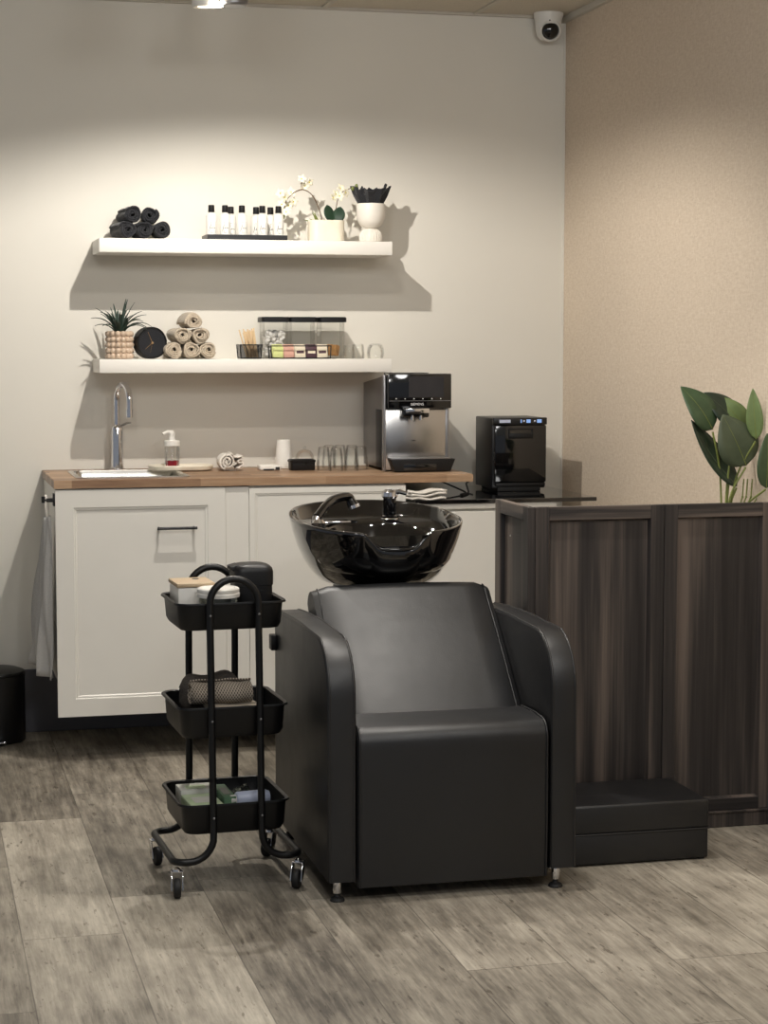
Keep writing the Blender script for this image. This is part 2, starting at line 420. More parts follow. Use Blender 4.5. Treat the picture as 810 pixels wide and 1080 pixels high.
# ---------------------------------------------------------------- rolled towels
def towel_roll_mesh(R, L, turns, th, seed):
    rnd = random.Random(seed); b = BM(); N = int(turns*22); pts = []
    ph = rnd.uniform(0, 6.28)
    for i in range(N+1):
        a = i/N*turns*2*pi; r = .005+(R-.005-th/2)*(i/N)**.85
        pts.append((r*cos(a+ph)*1.03, r*sin(a+ph)*.97))
    M_ = 9; rows = []
    for j in range(M_):
        y = -L/2+L*j/(M_-1)
        row = []
        for i, p in enumerate(pts):
            w = .0016*sin(i*.9+seed)+.0012*sin(j*1.7+i*.33+seed)
            s = 1+w/max(R, .01)*1.6
            endo = (.004*sin(i*.21+seed*2) + .004*(1-i/N)) if j in (0, M_-1) else 0
            row.append(b.verts.new((p[0]*s, y+(endo if j == 0 else -endo), p[1]*s)))
        rows.append(row)
    for a, c in zip(rows, rows[1:]):
        for i in range(N): b.faces.new((a[i], a[i+1], c[i+1], c[i]))
    return b
def towel_roll(px, py, Y, R, L, m, label, cat, grp, seed, z=None, rz=0, turns=3.2):
    p = at(px, py, Y-L/2)
    b = towel_roll_mesh(R, L, turns, R*.2, seed)
    o = obj('rolled_towel', b, m, None, smooth=80); solid(o, R*.2)
    o.location = (p.x, Y, p.z if z is None else z); o.rotation_euler.z = rz
    return tag(o, label, cat, grp)
rb = .0325
for i, (px, py, row, lab) in enumerate([
        (132, 242, 0, 'rolled black towel at the left end of the bottom row on upper shelf'),
        (151.5, 242, 0, 'rolled black towel in the middle of the bottom row on upper shelf'),
        (172, 242, 0, 'rolled black towel at the right end of the bottom row on upper shelf'),
        (137.5, 227, 1, 'rolled black towel resting on top of the pile, the left one'),
        (160, 227, 1, 'rolled black towel resting on top of the pile, the right one')]):
    towel_roll(px, py, -.135, rb, .17, 'black_terry', lab, 'towel', 'rolled black towels on the upper shelf', 3+i*5,
               z=ZU+rb+.0015+row*.054, rz=(.14, .05, -.04, .1, -.08)[i])
rg = .0325
for i, (px, py, row, lab) in enumerate([
        (183.5, 369, 0, 'rolled beige towel in the bottom row, next to the black clock'),
        (202, 369, 0, 'rolled beige towel in the middle of the bottom row of the pyramid'),
        (221, 370, 0, 'rolled beige towel in the bottom row, the right end of the pyramid'),
        (191, 353, 1, 'rolled beige towel in the second row of the pyramid, left one'),
        (212, 355, 1, 'rolled beige towel in the second row of the pyramid, right one'),
        (203, 340, 2, 'rolled beige towel alone on top of the pyramid')]):
    towel_roll(px, py, -.15, rg, .14, 'beige_terry', lab, 'towel', 'rolled beige towels on the lower shelf', 41+i*3,
               z=ZL+rg+.0015+row*.0535, rz=(.02, .0, -.05, .10, -.03, .08)[i], turns=3.6)

# ---------------------------------------------------------------- bottles on their tray
b = BM(); x0, x1 = 1.088, 1.388
box(b, x0, x1, -.225, -.085, ZU+.0005, ZU+.008, .002)
hole_plate(b, x0, x1, -.225, -.085, x0+.005, x1-.005, -.22, -.09, ZU+.006, ZU+.020)
tag(obj('serving_tray', b, 'black_satin', None, loc=(1.24, -.155, ZU)), 'long black tray under the white bottles on upper shelf', 'tray')
ZT = ZU+.0085
bt = thing('lotion_bottle', 'white bottle', 'bottle', (0, 0, 0), 0, 'white labelled bottles on the black tray')
b = BM(); lathe(b, [(0, 0), (.018, 0), (.0195, .002), (.0195, .080), (.018, .086), (.012, .091), (.009, .092), (.009, .096), (0, .096)], n=28); obj('body', b, 'white_plastic', bt)
b = BM(); lathe(b, [(0, .094), (.0112, .094), (.0118, .096), (.0112, .119), (.0095, .1205), (0, .1205)], n=24)
obj('cap', b, 'black_plastic', bt)
def on_cyl(u, z, r=.0198): return (r*sin(u/r), -r*cos(u/r), z)
b = BM()
def stroke(pts, w):
    prev = None
    for i, (u, z) in enumerate(pts):
        u2, z2 = pts[min(i+1, len(pts)-1)]; u1, z1 = pts[max(i-1, 0)]
        d = Vector((u2-u1, z2-z1)); d.normalize(); nx, nz = -d.y*w/2, d.x*w/2
        a = b.verts.new(on_cyl(u+nx, z+nz)); c = b.verts.new(on_cyl(u-nx, z-nz))
        if prev: b.faces.new((prev[0], a, c, prev[1]))
        prev = (a, c)
stroke([(-.005, .058), (.000, .058), (.014, .058)], .0011); stroke([(-.005, .018), (.002, .018), (.014, .018)], .0011)
stroke([(-.005, .058), (-.005, .044)], .0009); stroke([(-.005, .028), (-.005, .018)], .0009); stroke([(.014, .058), (.014, .018)], .0009)
stroke([(-.012, .024), (-.009, .032), (-.006, .045), (-.0045, .049), (-.006, .041), (-.008, .033), (-.004, .035), (.0, .034)], .0013)
stroke([(-.002, .034), (.0, .040), (.002, .034), (.004, .039), (.006, .034), (.008, .038), (.010, .034), (.0125, .037)], .0022)
obj('label_print', b, 'ink', bt, smooth=0)
bspots = [(223, -.195, 'leftmost on the tray'), (237.4, -.195, 'second in the front row'),
          (255.2, -.195, 'alone with gaps on both sides'), (276.7, -.195, 'front row, between two back ones'),
          (293.7, -.195, 'rightmost, beside the orchid'), (243.5, -.125, 'half hidden behind the second from left'),
          (270.1, -.125, 'back row, fifth from the left'), (285.2, -.125, 'back row, next to the rightmost')]
for i, (px, Y, lab) in enumerate(bspots):
    o = bt if i == 0 else dup(bt, (0, 0, 0))
    p = at(px, 240, Y); o.location = (p.x, Y, ZT); o.rotation_euler.z = random.uniform(-.15, .3)
    o['label'] = 'white bottle with black cap, ' + lab

# ---------------------------------------------------------------- orchid
t = thing('orchid_plant', 'white flowering orchid in a low cream pot on the upper shelf', 'potted plant', (1.55, -.15, ZU))
def rrect(hw, hd, r, n=6):
    out = []
    for cx, cy, a0 in ((hw-r, hd-r, 0), (-hw+r, hd-r, pi/2), (-hw+r, -hd+r, pi), (hw-r, -hd+r, 1.5*pi)):
        for i in range(n+1): a = a0+pi/2*i/n; out.append((cx+r*cos(a), cy+r*sin(a)))
    return out
def loft(bm, rings, c=(0, 0, 0), capb=True, capt=False):
    """rings: list of (list of xy, z)"""
    R = [[bm.verts.new((p[0]+c[0], p[1]+c[1], z+c[2])) for p in ring] for ring, z in rings]
    n = len(R[0])
    for a, d in zip(R, R[1:]):
        for k in range(n): bm.faces.new((a[k], a[(k+1) % n], d[(k+1) % n], d[k]))
    if capb: bm.faces.new(R[0][::-1])
    if capt: bm.faces.new(R[-1])
b = BM(); loft(b, [(rrect(.064, .04, .03), 0), (rrect(.067, .043, .032), .004), (rrect(.068, .044, .033), .078), (rrect(.066, .042, .031), .081), (rrect(.063, .039, .028), .079), (rrect(.062, .038, .028), .066)], (1.55, -.15, ZU+.0005), True, True); obj('pot', b, 'cream_ceramic', t)
b = BM()
rn = random.Random(4)
for i in range(40): sphere(b, (1.55+rn.uniform(-.055, .055), -.15+rn.uniform(-.03, .03), ZU+.068+rn.uniform(-.004, .006)), rn.uniform(.005, .01), 6, 5)
obj('moss', b, 'moss', t)
def pline(pl, Y): return [tuple(at(x, y, Y+dy)) for x, y, dy in pl]
def smoothpts(pts, n=6):
    P = [Vector(p) for p in pts]; out = []
    for i in range(len(P)-1):
        p0, p1, p2, p3 = P[max(i-1, 0)], P[i], P[i+1], P[min(i+2, len(P)-1)]
        for k in range(n):
            s = k/n
            out.append(.5*((2*p1)+(-p0+p2)*s+(2*p0-5*p1+4*p2-p3)*s*s+(-p0+3*p1-3*p2+p3)*s**3))
    return out+[P[-1]]
b = BM(); tube(b, smoothpts(pline([(340.5, 236, 0), (337, 222, 0), (330, 207, -.01), (320, 200, -.015), (309, 204, -.02), (301, 214, -.02), (300, 226, -.02)], -.15)), .0019, 6); obj('flower_stem', b, 'twig', t)
b = BM(); tube(b, smoothpts(pline([(351, 236, 0), (354, 222, 0), (357, 208, 0), (362, 202, 0), (374, 197, 0)], -.15)), .0016, 6); obj('flower_stem', b, 'twig', t)
b = BM(); tube(b, smoothpts(pline([(318, 200, -.015), (318, 194, -.015), (319, 189, -.015)], -.15)), .0013, 6); obj('flower_stem', b, 'twig', t)
b = BM()
for i in range(9):
    p = at(333+rn.uniform(-7, 5), 236, -.15); q = p+Vector((rn.uniform(-.03, .015), rn.uniform(-.015, .015), rn.uniform(.015, .05)))
    tube(b, [p, (p+q)/2+Vector((0, 0, .004)), q], [.0025, .002, .0005], 5)
obj('aerial_root', b, 'stem_green', t)
def leafmesh(b, base, tip, width, nrm, fold=.15, bend=.1, n=10, shape=lambda s: sin(pi*s**.8)**.75):
    base, tip, nrm = Vector(base), Vector(tip), Vector(nrm).normalized()
    ax = tip-base; L = ax.length; ax.normalize(); sd = ax.cross(nrm).normalized(); up = sd.cross(ax)
    rows = []
    for i in range(n+1):
        s = i/n; c = base+ax*L*s+up*(bend*L*sin(pi*s)); w = width/2*max(0, shape(s))
        w = max(w, .0004)
        rows.append([b.verts.new(c+sd*w*e+up*(fold*abs(e)*w)) for e in (-1, -.55, 0, .55, 1)])
    for a, d in zip(rows, rows[1:]):
        for k in range(4): b.faces.new((a[k], a[k+1], d[k+1], d[k]))
def heart(s): return (1-(1-s)**2.2)**.5*(1-s**3.2)**.8 if 0 < s < 1 else 0
for base, tip, w, nn in (((350, 235, -.16), (345, 216, -.15), .062, (.5, -1, .3)), ((356, 235, -.17), (359, 218, -.18), .058, (-.3, -1, .3))):
    b = BM(); leafmesh(b, at(*base), at(*tip), w, nn, .12, -.06, 12, heart); o = obj('leaf', b, 'orchid_leaf', t, smooth=80); solid(o, .002)
fl = [(318, 189), (326, 192), (322, 196), (300, 208), (296, 204), (307, 203), (304, 217), (309, 213), (302, 224), (297, 216), (354, 205), (359, 199), (364, 203), (351, 209), (358, 207)]
for i, (px, py) in enumerate(fl):
    c = at(px, py, -.165+rn.uniform(-.02, .02)); b = BM()
    dirn = Vector((rn.uniform(-.8, .8), -1, rn.uniform(-.5, .6))).normalized(); M = dirn.to_track_quat('Z', 'Y').to_matrix() @ Matrix.Rotation(rn.uniform(0, 6), 3, 'Z')
    for kk in range(5):
        a = 2*pi*kk/5; d = M @ Vector((cos(a), sin(a), .25)); leafmesh(b, c, c+d*rn.uniform(.017, .023), .013, M @ Vector((0, 0, 1)), .2, .12, 6)
    f = obj('flower', b, 'petal', t, smooth=80); solid(f, .0008)
    b = BM(); sphere(b, c+dirn*.003, .003, 8, 6); obj('flower_heart', b, 'petal_heart', f)
for px, py in ((372, 199), (376, 196), (301, 226), (299, 229)):
    b = BM(); sphere(b, at(px, py, -.16), .006, 8, 6, (1, 1, 1.3)); obj('flower_bud', b, 'stem_green', t)

# ---------------------------------------------------------------- footed vase with dark tufts
vx = at(391, 253, -.15).x
t = thing('footed_planter', 'white footed ceramic planter with black spiky filling at the shelf end', 'planter', (vx, -.15, ZU))
b = BM(); lathe(b, [(0, 0), (.036, 0), (.0405, .006), (.042, .02), (.037, .038), (.026, .05), (.014, .054)], (vx, -.15, ZU+.0005), 40)
for i in range(24):
    a = 2*pi*i/24; tube(b, [(vx+r*cos(a), -.15+r*sin(a), ZU+z) for r, z in ((.040, .006), (.0425, .02), (.038, .036), (.028, .048))], .0022, 5)
obj('foot', b, 'white_ceramic', t)
b = BM(); lathe(b, [(.012, .05), (.02, .054), (.04, .064), (.050, .08), (.0545, .10), (.0555, .143), (.054, .146), (.0525, .143), (.051, .10), (.045, .082), (0, .075)], (vx, -.15, ZU+.0005), 40); obj('bowl', b, 'white_ceramic', t)
b = BM()
rn = random.Random(12)
for r0, r1, h0, off in ((.046, .072, .203, 0), (.036, .058, .206, 2), (.022, .040, .200, 5)):
    prev = None; first = None; NV = 26
    for i in range(NV+1):
        a = 2*pi*(i % NV)/NV; rg_ = random.Random(i % NV*7+off)
        h = h0+rg_.uniform(-.022, .009)+.009*cos(2*a+.6); wv = 1+.10*sin(a*9+off)
        col_ = [b.verts.new((vx+r*cos(a), -.15+r*sin(a), ZU+z)) for r, z in ((r0*.8, .10), (r0*wv, .150), ((r0+r1)/2*wv, .175), (r1*wv, h))]
        if prev:
            for k in range(3): b.faces.new((prev[k], col_[k], col_[k+1], prev[k+1]))
        prev = col_
bmesh.ops.remove_doubles(b, verts=b.verts[:], dist=1e-5)
o = obj('black_filling', b, 'black_terry', t, smooth=0); solid(o, .003)

# ---------------------------------------------------------------- bubble pot with spiky plant
px_, pr = at(126.5, 377, -.17).x, .043
t = thing('succulent_plant', 'dark spiky succulent in a beige bubble-textured pot on the lower shelf', 'potted plant', (px_, -.16, ZL))
b = BM(); lathe(b, [(0, 0), (pr-.002, 0), (pr, .003), (pr, .101), (pr-.005, .101), (pr-.006, .09), (0, .09)], (px_, -.16, ZL+.0005), 30)
for rr in range(5):
    for kq in range(14):
        a = 2*pi*kq/14; sphere(b, (px_+pr*cos(a), -.16+pr*sin(a), ZL+.0115+rr*.0203), .0108, 10, 7, (1, 1, 1))
obj('pot', b, 'beige_ceramic', t)
rn = random.Random(5)
for i in range(30):
    a = 2*pi*i/30*2.4+rn.uniform(-.2, .2); lean = .25+.95*(i/30)+rn.uniform(-.1, .1); L = rn.uniform(.095, .14)
    if abs(sin(a)) > .5 and sin(a) > 0: lean *= .6
    pts = []; p = Vector((px_+.012*cos(a), -.16+.012*sin(a), ZL+.088)); ang = lean*.45
    for kq in range(8):
        pts.append(p.copy()); p = p+Vector((cos(a)*sin(ang), sin(a)*sin(ang), cos(ang)))*L/7; ang += lean*.26
    b = BM(); rows = []
    s = Vector((-sin(a), cos(a), 0))
    for kq, q in enumerate(pts):
        w = .0068*(1-(kq/7.2)**2)+.0005; up = Vector((0, 0, 1))
        rows.append([b.verts.new(q-s*w+up*w*.5), b.verts.new(q), b.verts.new(q+s*w+up*w*.5)])
    for r0, r1 in zip(rows, rows[1:]):
        for m in range(2): b.faces.new((r0[m], r0[m+1], r1[m+1], r1[m]))
    o = obj('leaf', b, 'spiky_leaf', t, smooth=80); solid(o, .0012)

# ---------------------------------------------------------------- clock
cp = at(158.5, 360.8, -.16); cr = .059
t = thing('desk_clock', 'round black desk clock with thin gold hands standing on the lower shelf', 'clock', (cp.x, -.15, ZL), radians(16))
b = BM(); Mx = Matrix.Rotation(pi/2, 3, 'X')
lathe(b, [(0, -.024), (cr-.003, -.024), (cr, -.021), (cr, .022), (cr-.002, .024), (cr-.006, .024), (cr-.006, .021), (0, .021)], (0, 0, cr+.0008), 48, Mx); obj('case', b, 'black_plastic', t, world=False)
b = BM(); lathe(b, [(0, .0213), (cr-.007, .0213), (cr-.007, .0218), (0, .0218)], (0, 0, cr+.0008), 48, Mx); obj('dial', b, 'black_terry', t, world=False)
for nm, dx, dz, w in (('hour_hand', -.028, -.023, .0026), ('minute_hand', -.017, .040, .0026), ('second_hand', -.009, -.036, .0011)):
    b = BM(); d = Vector((dx, 0, dz)); n_ = Vector((-dz, 0, dx)).normalized()*w/2; o_ = Vector((0, -.0232, cr+.0008))
    v = [o_+n_-d*.1, o_-n_-d*.1, o_-n_*.6+d, o_+n_*.6+d]
    f = b.faces.new([b.verts.new(p) for p in v]); bmesh.ops.extrude_face_region(b, geom=[f])
    obj(nm, b, 'gold', t, world=False, smooth=0)
b = BM(); lathe(b, [(0, .022), (.004, .022), (.004, .026), (0, .026)], (0, 0, cr+.0008), 16, Mx); obj('hub', b, 'gold', t, world=False)

# ---------------------------------------------------------------- stir sticks in a small basket
def wire_basket(x0, x1, y0, y1, z0, h, m='black_satin', flare=.004, w=.0022, mid=False):
    b = BM()
    tp = [(x0-flare, y0-flare, z0+h), (x1+flare, y0-flare, z0+h), (x1+flare, y1+flare, z0+h), (x0-flare, y1+flare, z0+h)]
    bt_ = [(x0, y0, z0+w), (x1, y0, z0+w), (x1, y1, z0+w), (x0, y1, z0+w)]
    for ring in (tp, bt_):
        for k in range(4): tube(b, [ring[k], ring[(k+1) % 4]], w, 6)
    for k in range(4): tube(b, [bt_[k], tp[k]], w, 6)
    return b, tp, bt_
x0, x1 = at(254, 378, -.2).x, at(275, 378, -.2).x
t = thing('stir_stick_holder', 'small black smoked holder full of wooden stir sticks on the lower shelf', 'holder', ((x0+x1)/2, -.17, ZL))
b, tp, bt_ = wire_basket(x0, x1, -.205, -.135, ZL+.0005, .052); obj('frame', b, 'black_satin', t)
b = BM(); box(b, x0, x1, -.205, -.135, ZL+.001, ZL+.003)
for k in range(4):
    v = [bt_[k], bt_[(k+1) % 4], tp[(k+1) % 4], tp[k]]; b.faces.new([b.verts.new(p) for p in v])
obj('smoked_wall', b, 'smoked_glass', t, smooth=0)
rn = random.Random(9); st0 = None
for i in range(26):
    p = Vector((rn.uniform(x0+.026, x1-.006), rn.uniform(-.196, -.145), ZL+.005)); tx = rn.uniform(-.30, .0); ty = rn.uniform(-.1, .12)
    if st0 is None:
        b = BM(); box(b, -.0028, .0028, -.0008, .0008, 0, .106, .0007); st0 = obj('stir_stick', b, 'stick_wood', None); o = st0
    else: o = st0.copy(); COL.objects.link(o)
    o.location = p; o.rotation_euler = (ty, tx, rn.uniform(-.6, .6)); o.scale = (1, 1, rn.uniform(.9, 1.05))
    tag(o, 'thin pale wooden stir stick leaning in the small smoked holder', 'stir stick', 'wooden stir sticks in the holder')

# ---------------------------------------------------------------- three glass jars
jars = [(288.5, 'left'), (317.5, 'middle'), (348.5, 'right')]
jl = ['square glass jar with black lid filled with white marshmallows, leftmost of three', 'square glass jar with black lid standing between two others, nearly empty',
      'square glass jar with black lid holding brown biscuits, rightmost of three']
JH = .137
jroots = []
for i, (px, _) in enumerate(jars):
    jx = at(px, 360, -.11).x
    if i == 0:
        t = thing('storage_jar', jl[0], 'jar', (0, 0, 0), 0, 'glass jars with black lids')
        b = BM(); loft(b, [(rrect(.044, .044, .012), 0), (rrect(.0475, .0475, .014), .004), (rrect(.0475, .0475, .014), JH), (rrect(.0445, .0445, .011), JH), (rrect(.0445, .0445, .011), .006)], (0, 0, .0005), True, True); obj('glass_body', b, 'clear_glass', t)
        b = BM(); loft(b, [(rrect(.046, .046, .012), 0), (rrect(.0535, .0535, .014), .0), (rrect(.0535, .0535, .014), .016), (rrect(.050, .050, .012), .0195)], (0, 0, JH+.001), True, True); obj('lid', b, 'black_plastic', t)
        o = t
    else: o = dup(t, (0, 0, 0), None, jl[i])
    o.location = (jx, -.11, ZL); jroots.append(o)
j0, j1, j2 = [r.location.x for r in jroots]
b = BM(); rn = random.Random(2)
for i in range(120):
    z = ZL+.016+(i//12)*.0092; c = Vector((j0+rn.uniform(-.034, .034), -.11+rn.uniform(-.034, .034), z+rn.uniform(-.003, .003)))
    M = Matrix.Translation(c) @ Matrix.Rotation(rn.uniform(0, 3), 4, 'X') @ Matrix.Rotation(rn.uniform(0, 3), 4, 'Z')
    lathe(b, [(0, -.007), (.006, -.007), (.0075, -.005), (.0075, .005), (.006, .007), (0, .007)], c, 10, (M.to_3x3()))
o = obj('marshmallows', b, 'marshmallow', None, loc=(j0, -.11, ZL)); tag(o, 'heap of small white marshmallows inside the leftmost jar', 'marshmallows'); o['kind'] = 'stuff'
for i in range(9):
    b = BM(); box(b, -.022, .022, -.0035, .0035, 0, .04, .003); o = obj('biscuit', b, 'biscuit', None)
    o.location = (j2-.018+rn.uniform(-.004, .012)+.003*i, -.138+.0062*i, ZL+.0125); o.rotation_euler = (rn.uniform(-.06, .06), rn.uniform(-.25, .25), rn.uniform(-.15, .15))
    tag(o, 'brown biscuit standing among others inside the rightmost glass jar', 'biscuit', 'biscuits in the rightmost jar')
for i in range(4):
    b = BM(); box(b, -.026, .026, -.004, .004, 0, .03, .003); o = obj('wafer', b, 'packet_pink', None)
    o.location = (j1-.006+rn.uniform(-.008, .008), -.132+.012*i, ZL+.0072); o.rotation_euler = (.0, rn.uniform(-.08, .08), rn.uniform(-.12, .12))
    tag(o, 'pinkish wafer standing at the bottom of the middle glass jar', 'wafer', 'wafers in the middle jar')

# ---------------------------------------------------------------- tea packets in a wire tray
x0, x1 = at(286, 378, -.22).x, at(348, 378, -.22).x
t = thing('packet_tray', 'long black wire tray of tea packets in front of the glass jars', 'tray', ((x0+x1)/2, -.2, ZL))
b, tp, bt_ = wire_basket(x0, x1, -.228, -.175, ZL+.0005, .048, flare=.002); 
obj('frame', b, 'black_satin', t)
b = BM(); box(b, x0, x1, -.228, -.175, ZL+.001, ZL+.003); obj('base_sheet', b, 'black_satin', t)
pk = [('packet_lime', 'lime green'), ('packet_lime', 'lime green'), ('packet_pink', 'pink and brown'), ('packet_pink', 'pink and brown'), ('packet_cream', 'cream'), ('packet_plum', 'dark plum'), ('packet_plum', 'dark plum'), ('packet_cream', 'cream'), ('packet_cream', 'cream')]
wstep = (x1-x0-.012)/5
cols = [('packet_lime', 'lime green tea packet at the left end of the wire tray'), ('packet_pink', 'pink and brown tea packet next to the lime green ones'), ('packet_cream', 'cream tea packet between the pink and the plum packets'),
        ('packet_plum', 'dark plum tea packet right of the middle of the wire tray'), ('packet_cream', 'cream tea packet at the right end of the wire tray')]
rn = random.Random(6)
for i, (m, lab) in enumerate(cols):
    for jx in range(2):
        b = BM(); hw = wstep/2-.001
        box(b, -hw, hw, -.003, .003, 0, .05 if jx else .044, .0015); box(b, -hw*.8, hw*.8, -.0036, -.003, .012, .030)
        o = obj('tea_packet', b, m, None)
        o.location = (x0+.006+wstep*(i+.5), -.214+.018*jx, ZL+.0045); o.rotation_euler = (-.12, rn.uniform(-.06, .06), rn.uniform(-.08, .08))
        tag(o, lab + (', back one' if jx else ', front one'), 'tea packet', 'tea packets in the wire tray')
        if m == 'packet_cream' or m == 'packet_plum':
            b = BM(); box(b, -hw*.7, hw*.7, -.0042, -.0036, .016, .026); obj('printed_band', b, 'packet_plum' if m == 'packet_cream' else 'packet_cream', o, world=False)

# ---------------------------------------------------------------- upside-down glasses
def tumbler(name, R0, R1, H, label, group, loc, round_=False):
    b = BM()
    if round_: pr_ = [(R0*.95, 0), (R0*1.08, H*.35), (R0*1.0, H*.72), (R0*.75, H*.93), (R0*.35, H), (0, H), ]
    else: pr_ = [(R0, 0), (R0*1.02, H*.3), (R1*1.02, H*.86), (R1*.95, H*.97), (R1*.8, H), (0, H)]
    inn = [(max(0, r-.0022), z if z == 0 else z-.004) for r, z in pr_][::-1]
    lathe(b, pr_[::-1]+inn[::-1][0:], (0, 0, .0005), 28)
    o = obj(name, b, 'clear_glass', None, loc=None); o.location = loc
    return tag(o, label, 'glass', group)
for px, Y, R0, R1, H, rd, lab in ((368, -.09, .024, .021, .052, False, 'small clear glass upside down beside the rightmost jar'), (377.5, -.16, .0245, .022, .056, False, 'clear glass upside down, middle of three at the shelf end'),
                                  (396, -.15, .031, .026, .058, True, 'round bellied clear glass upside down at the right shelf end')):
    tumbler('drinking_glass', R0, R1, H, lab, 'glasses on the lower shelf', (at(px, 370, Y).x, Y, ZL), rd)

# ================================================================ COUNTER UNITS
CX0, CX1, YF = .493, 1.999, -.6
ZCT0, ZCT1 = .966, .994
# worktop with a hole for the sink
b = BM(); hole_plate(b, .489, CX1, YF-.004, -.001, .585, .965, -.508, -.135, ZCT0, ZCT1)
bmesh.ops.bevel(b, geom=[e for e in b.edges if e.calc_length() > .3 and all(abs(v.co.z-ZCT1) < 1e-5 for v in e.verts)], offset=.002, segments=2, affect='EDGES')
tag(obj('countertop', b, 'butcher_block', None, smooth=30, loc=(1.25, -.3, ZCT0)), 'wooden butcher-block worktop over the white cabinets', 'countertop')
def shaker_door(x0, x1, z0, z1, y, rail, rec=.007, bevel=.008, name='door', th=.019):
    """door front at y, frame with a bevelled recessed panel, one mesh"""
    b = BM()
    hx0, hx1, hz0, hz1 = x0+rail, x1-rail, z0+rail, z1-rail
    def ring(d, yy): return [b.verts.new((a, yy, c)) for a, c in ((hx0+d, hz0+d), (hx1-d, hz0+d), (hx1-d, hz1-d), (hx0+d, hz1-d))]
    O = [b.verts.new((a, y, c)) for a, c in ((x0, z0), (x1, z0), (x1, z1), (x0, z1))]; OB = [b.verts.new((a, y+th, c)) for a, c in ((x0, z0), (x1, z0), (x1, z1), (x0, z1))]
    r0, r1, r2, r3 = ring(0, y), ring(bevel*.35, y+rec*.5), ring(bevel, y+rec*.5), ring(bevel*1.5, y+rec)
    for a, c in ((O, r0), (r0, r1), (r1, r2), (r2, r3), (OB, O)):
        for k in range(4): b.faces.new((a[k], a[(k+1) % 4], c[(k+1) % 4], c[k]))
    b.faces.new(r3); b.faces.new(OB[::-1])
    return b
ZB = .164
def carcass(x0, x1, z0, z1, y0, y1, th=.016, top=True):
    b = BM()
    box(b, x0, x0+th, y0, y1, z0, z1); box(b, x1-th, x1, y0, y1, z0, z1); box(b, x0+th, x1-th, y0, y1, z0, z0+th); box(b, x0+th, x1-th, y1-.008, y1, z0+th, z1)
    if top: box(b, x0+th, x1-th, y0, y0+.07, z1-th, z1)
    return b
t = thing('sink_cabinet', 'white wall-hung cabinet under the sink with a framed door and black handle', 'cabinet', (.79, -.3, ZB))
b = carcass(CX0+.002, 1.088, ZB+.125, ZCT0-.001, -.580, -.013); obj('body', b, 'white_lacquer', t, smooth=0)
d = obj('door', shaker_door(CX0, 1.088, ZB, .961, YF, .062), 'white_lacquer', t, smooth=0)
b = BM(); hz = .822; hxa, hxb = at(166, 557, -.625).x, at(208, 556, -.625).x
tube(b, [(hxa, -.627, hz), (hxb, -.627, hz)], .0052, 10)
for x in (hxa+.008, hxb-.008): tube(b, [(x, -.627, hz), (x, -.597, hz)], .0045, 8)
obj('handle', b, 'black_satin', d)
b = BM(); box(b, 1.0895, 1.1732, -.595, -.578, ZB+.002, .9615, .0015); box(b, 1.1640, 1.1732, -.578, -.013, ZB+.002, .9615)
tag(obj('filler_panel', b, 'white_lacquer', None, smooth=0, loc=(1.13, -.58, ZB)), 'narrow white filler strip between the two white cabinets', 'panel')
t = thing('base_cabinet', 'white wall-hung cabinet right of the sink unit, behind the wash basin', 'cabinet', (1.46, -.3, ZB))
b = carcass(1.174, 1.746, ZB+.002, ZCT0-.001, -.580, -.013); obj('body', b, 'white_lacquer', t, smooth=0)
obj('door', shaker_door(1.174, 1.746, ZB, .957, YF, .02, .004, .006), 'white_lacquer', t, smooth=0)
# low cabinet with black glass top
ZG = .906
t = thing('low_cabinet', 'lower white cabinet under the black glass top, right of the worktop', 'cabinet', (2.03, -.3, 0))
b = carcass(1.775, 2.300, .08, .87, -.635, -.013); obj('body', b, 'white_lacquer', t, smooth=0)
b = BM(); box(b, 1.772, 2.303, -.655, -.013, .871, ZG-.015, .002); obj('top_board', b, 'white_lacquer', t, smooth=0)
b = BM(); box(b, 1.775, 2.300, -.654, -.636, .085, .862, .0015); obj('door', b, 'white_lacquer', t, smooth=0)
b = BM(); box(b, 1.80, 2.28, -.54, -.05, 0, .079); obj('plinth', b, 'paint_dark', t, smooth=0)
b = BM(); box(b, 1.765, 2.455, -.663, -.004, ZG-.0145, ZG, .002)
o = obj('glass_top', b, 'black_glass', t, smooth=0); o['label'] = 'black glass slab overhanging the cabinet'

# ---------------------------------------------------------------- sink and tap
t = thing('sink', 'stainless steel sink set into the wooden worktop', 'sink', (.775, -.32, ZCT1))
b = BM()
sx, sy, zt = .775, -.3215, ZCT1
def rr2(hw, hd, r, z): return ([(p[0], p[1]) for p in rrect(hw, hd, r)], z)
loft(b, [rr2(.203, .2, .03, .0004), rr2(.203, .2, .03, .003), rr2(.196, .193, .03, .0045), rr2(.185, .182, .035, .004), rr2(.180, .177, .035, -.01), rr2(.172, .168, .04, -.135), rr2(.14, .14, .05, -.15), rr2(.03, .03, .029, -.155)], (sx, sy, zt), False, True)
obj('bowl', b, 'sink_steel', t, smooth=50)
b = BM(); lathe(b, [(0, .004), (.02, .004), (.028, .002), (.034, 0)], (sx, sy, zt-.1545), 24); obj('drain', b, 'chrome', t)
fx, fy = at(124, 495, -.075).x, -.075
t = thing('sink_faucet', 'tall chrome gooseneck tap behind the sink', 'faucet', (fx, fy, ZCT1))
b = BM(); lathe(b, [(0, 0), (.028, 0), (.028, .006), (.0235, .010), (.0225, .10), (.0225, .158), (.02, .164), (.012, .17)], (fx, fy, ZCT1+.0005), 28); obj('body', b, 'chrome', t)
hd = Vector((.30, -1, 0)).normalized(); R = .06; P0 = Vector((fx, fy, 0))
pts = [P0+Vector((0, 0, ZCT1+.16)), P0+Vector((0, 0, ZCT1+.22))]
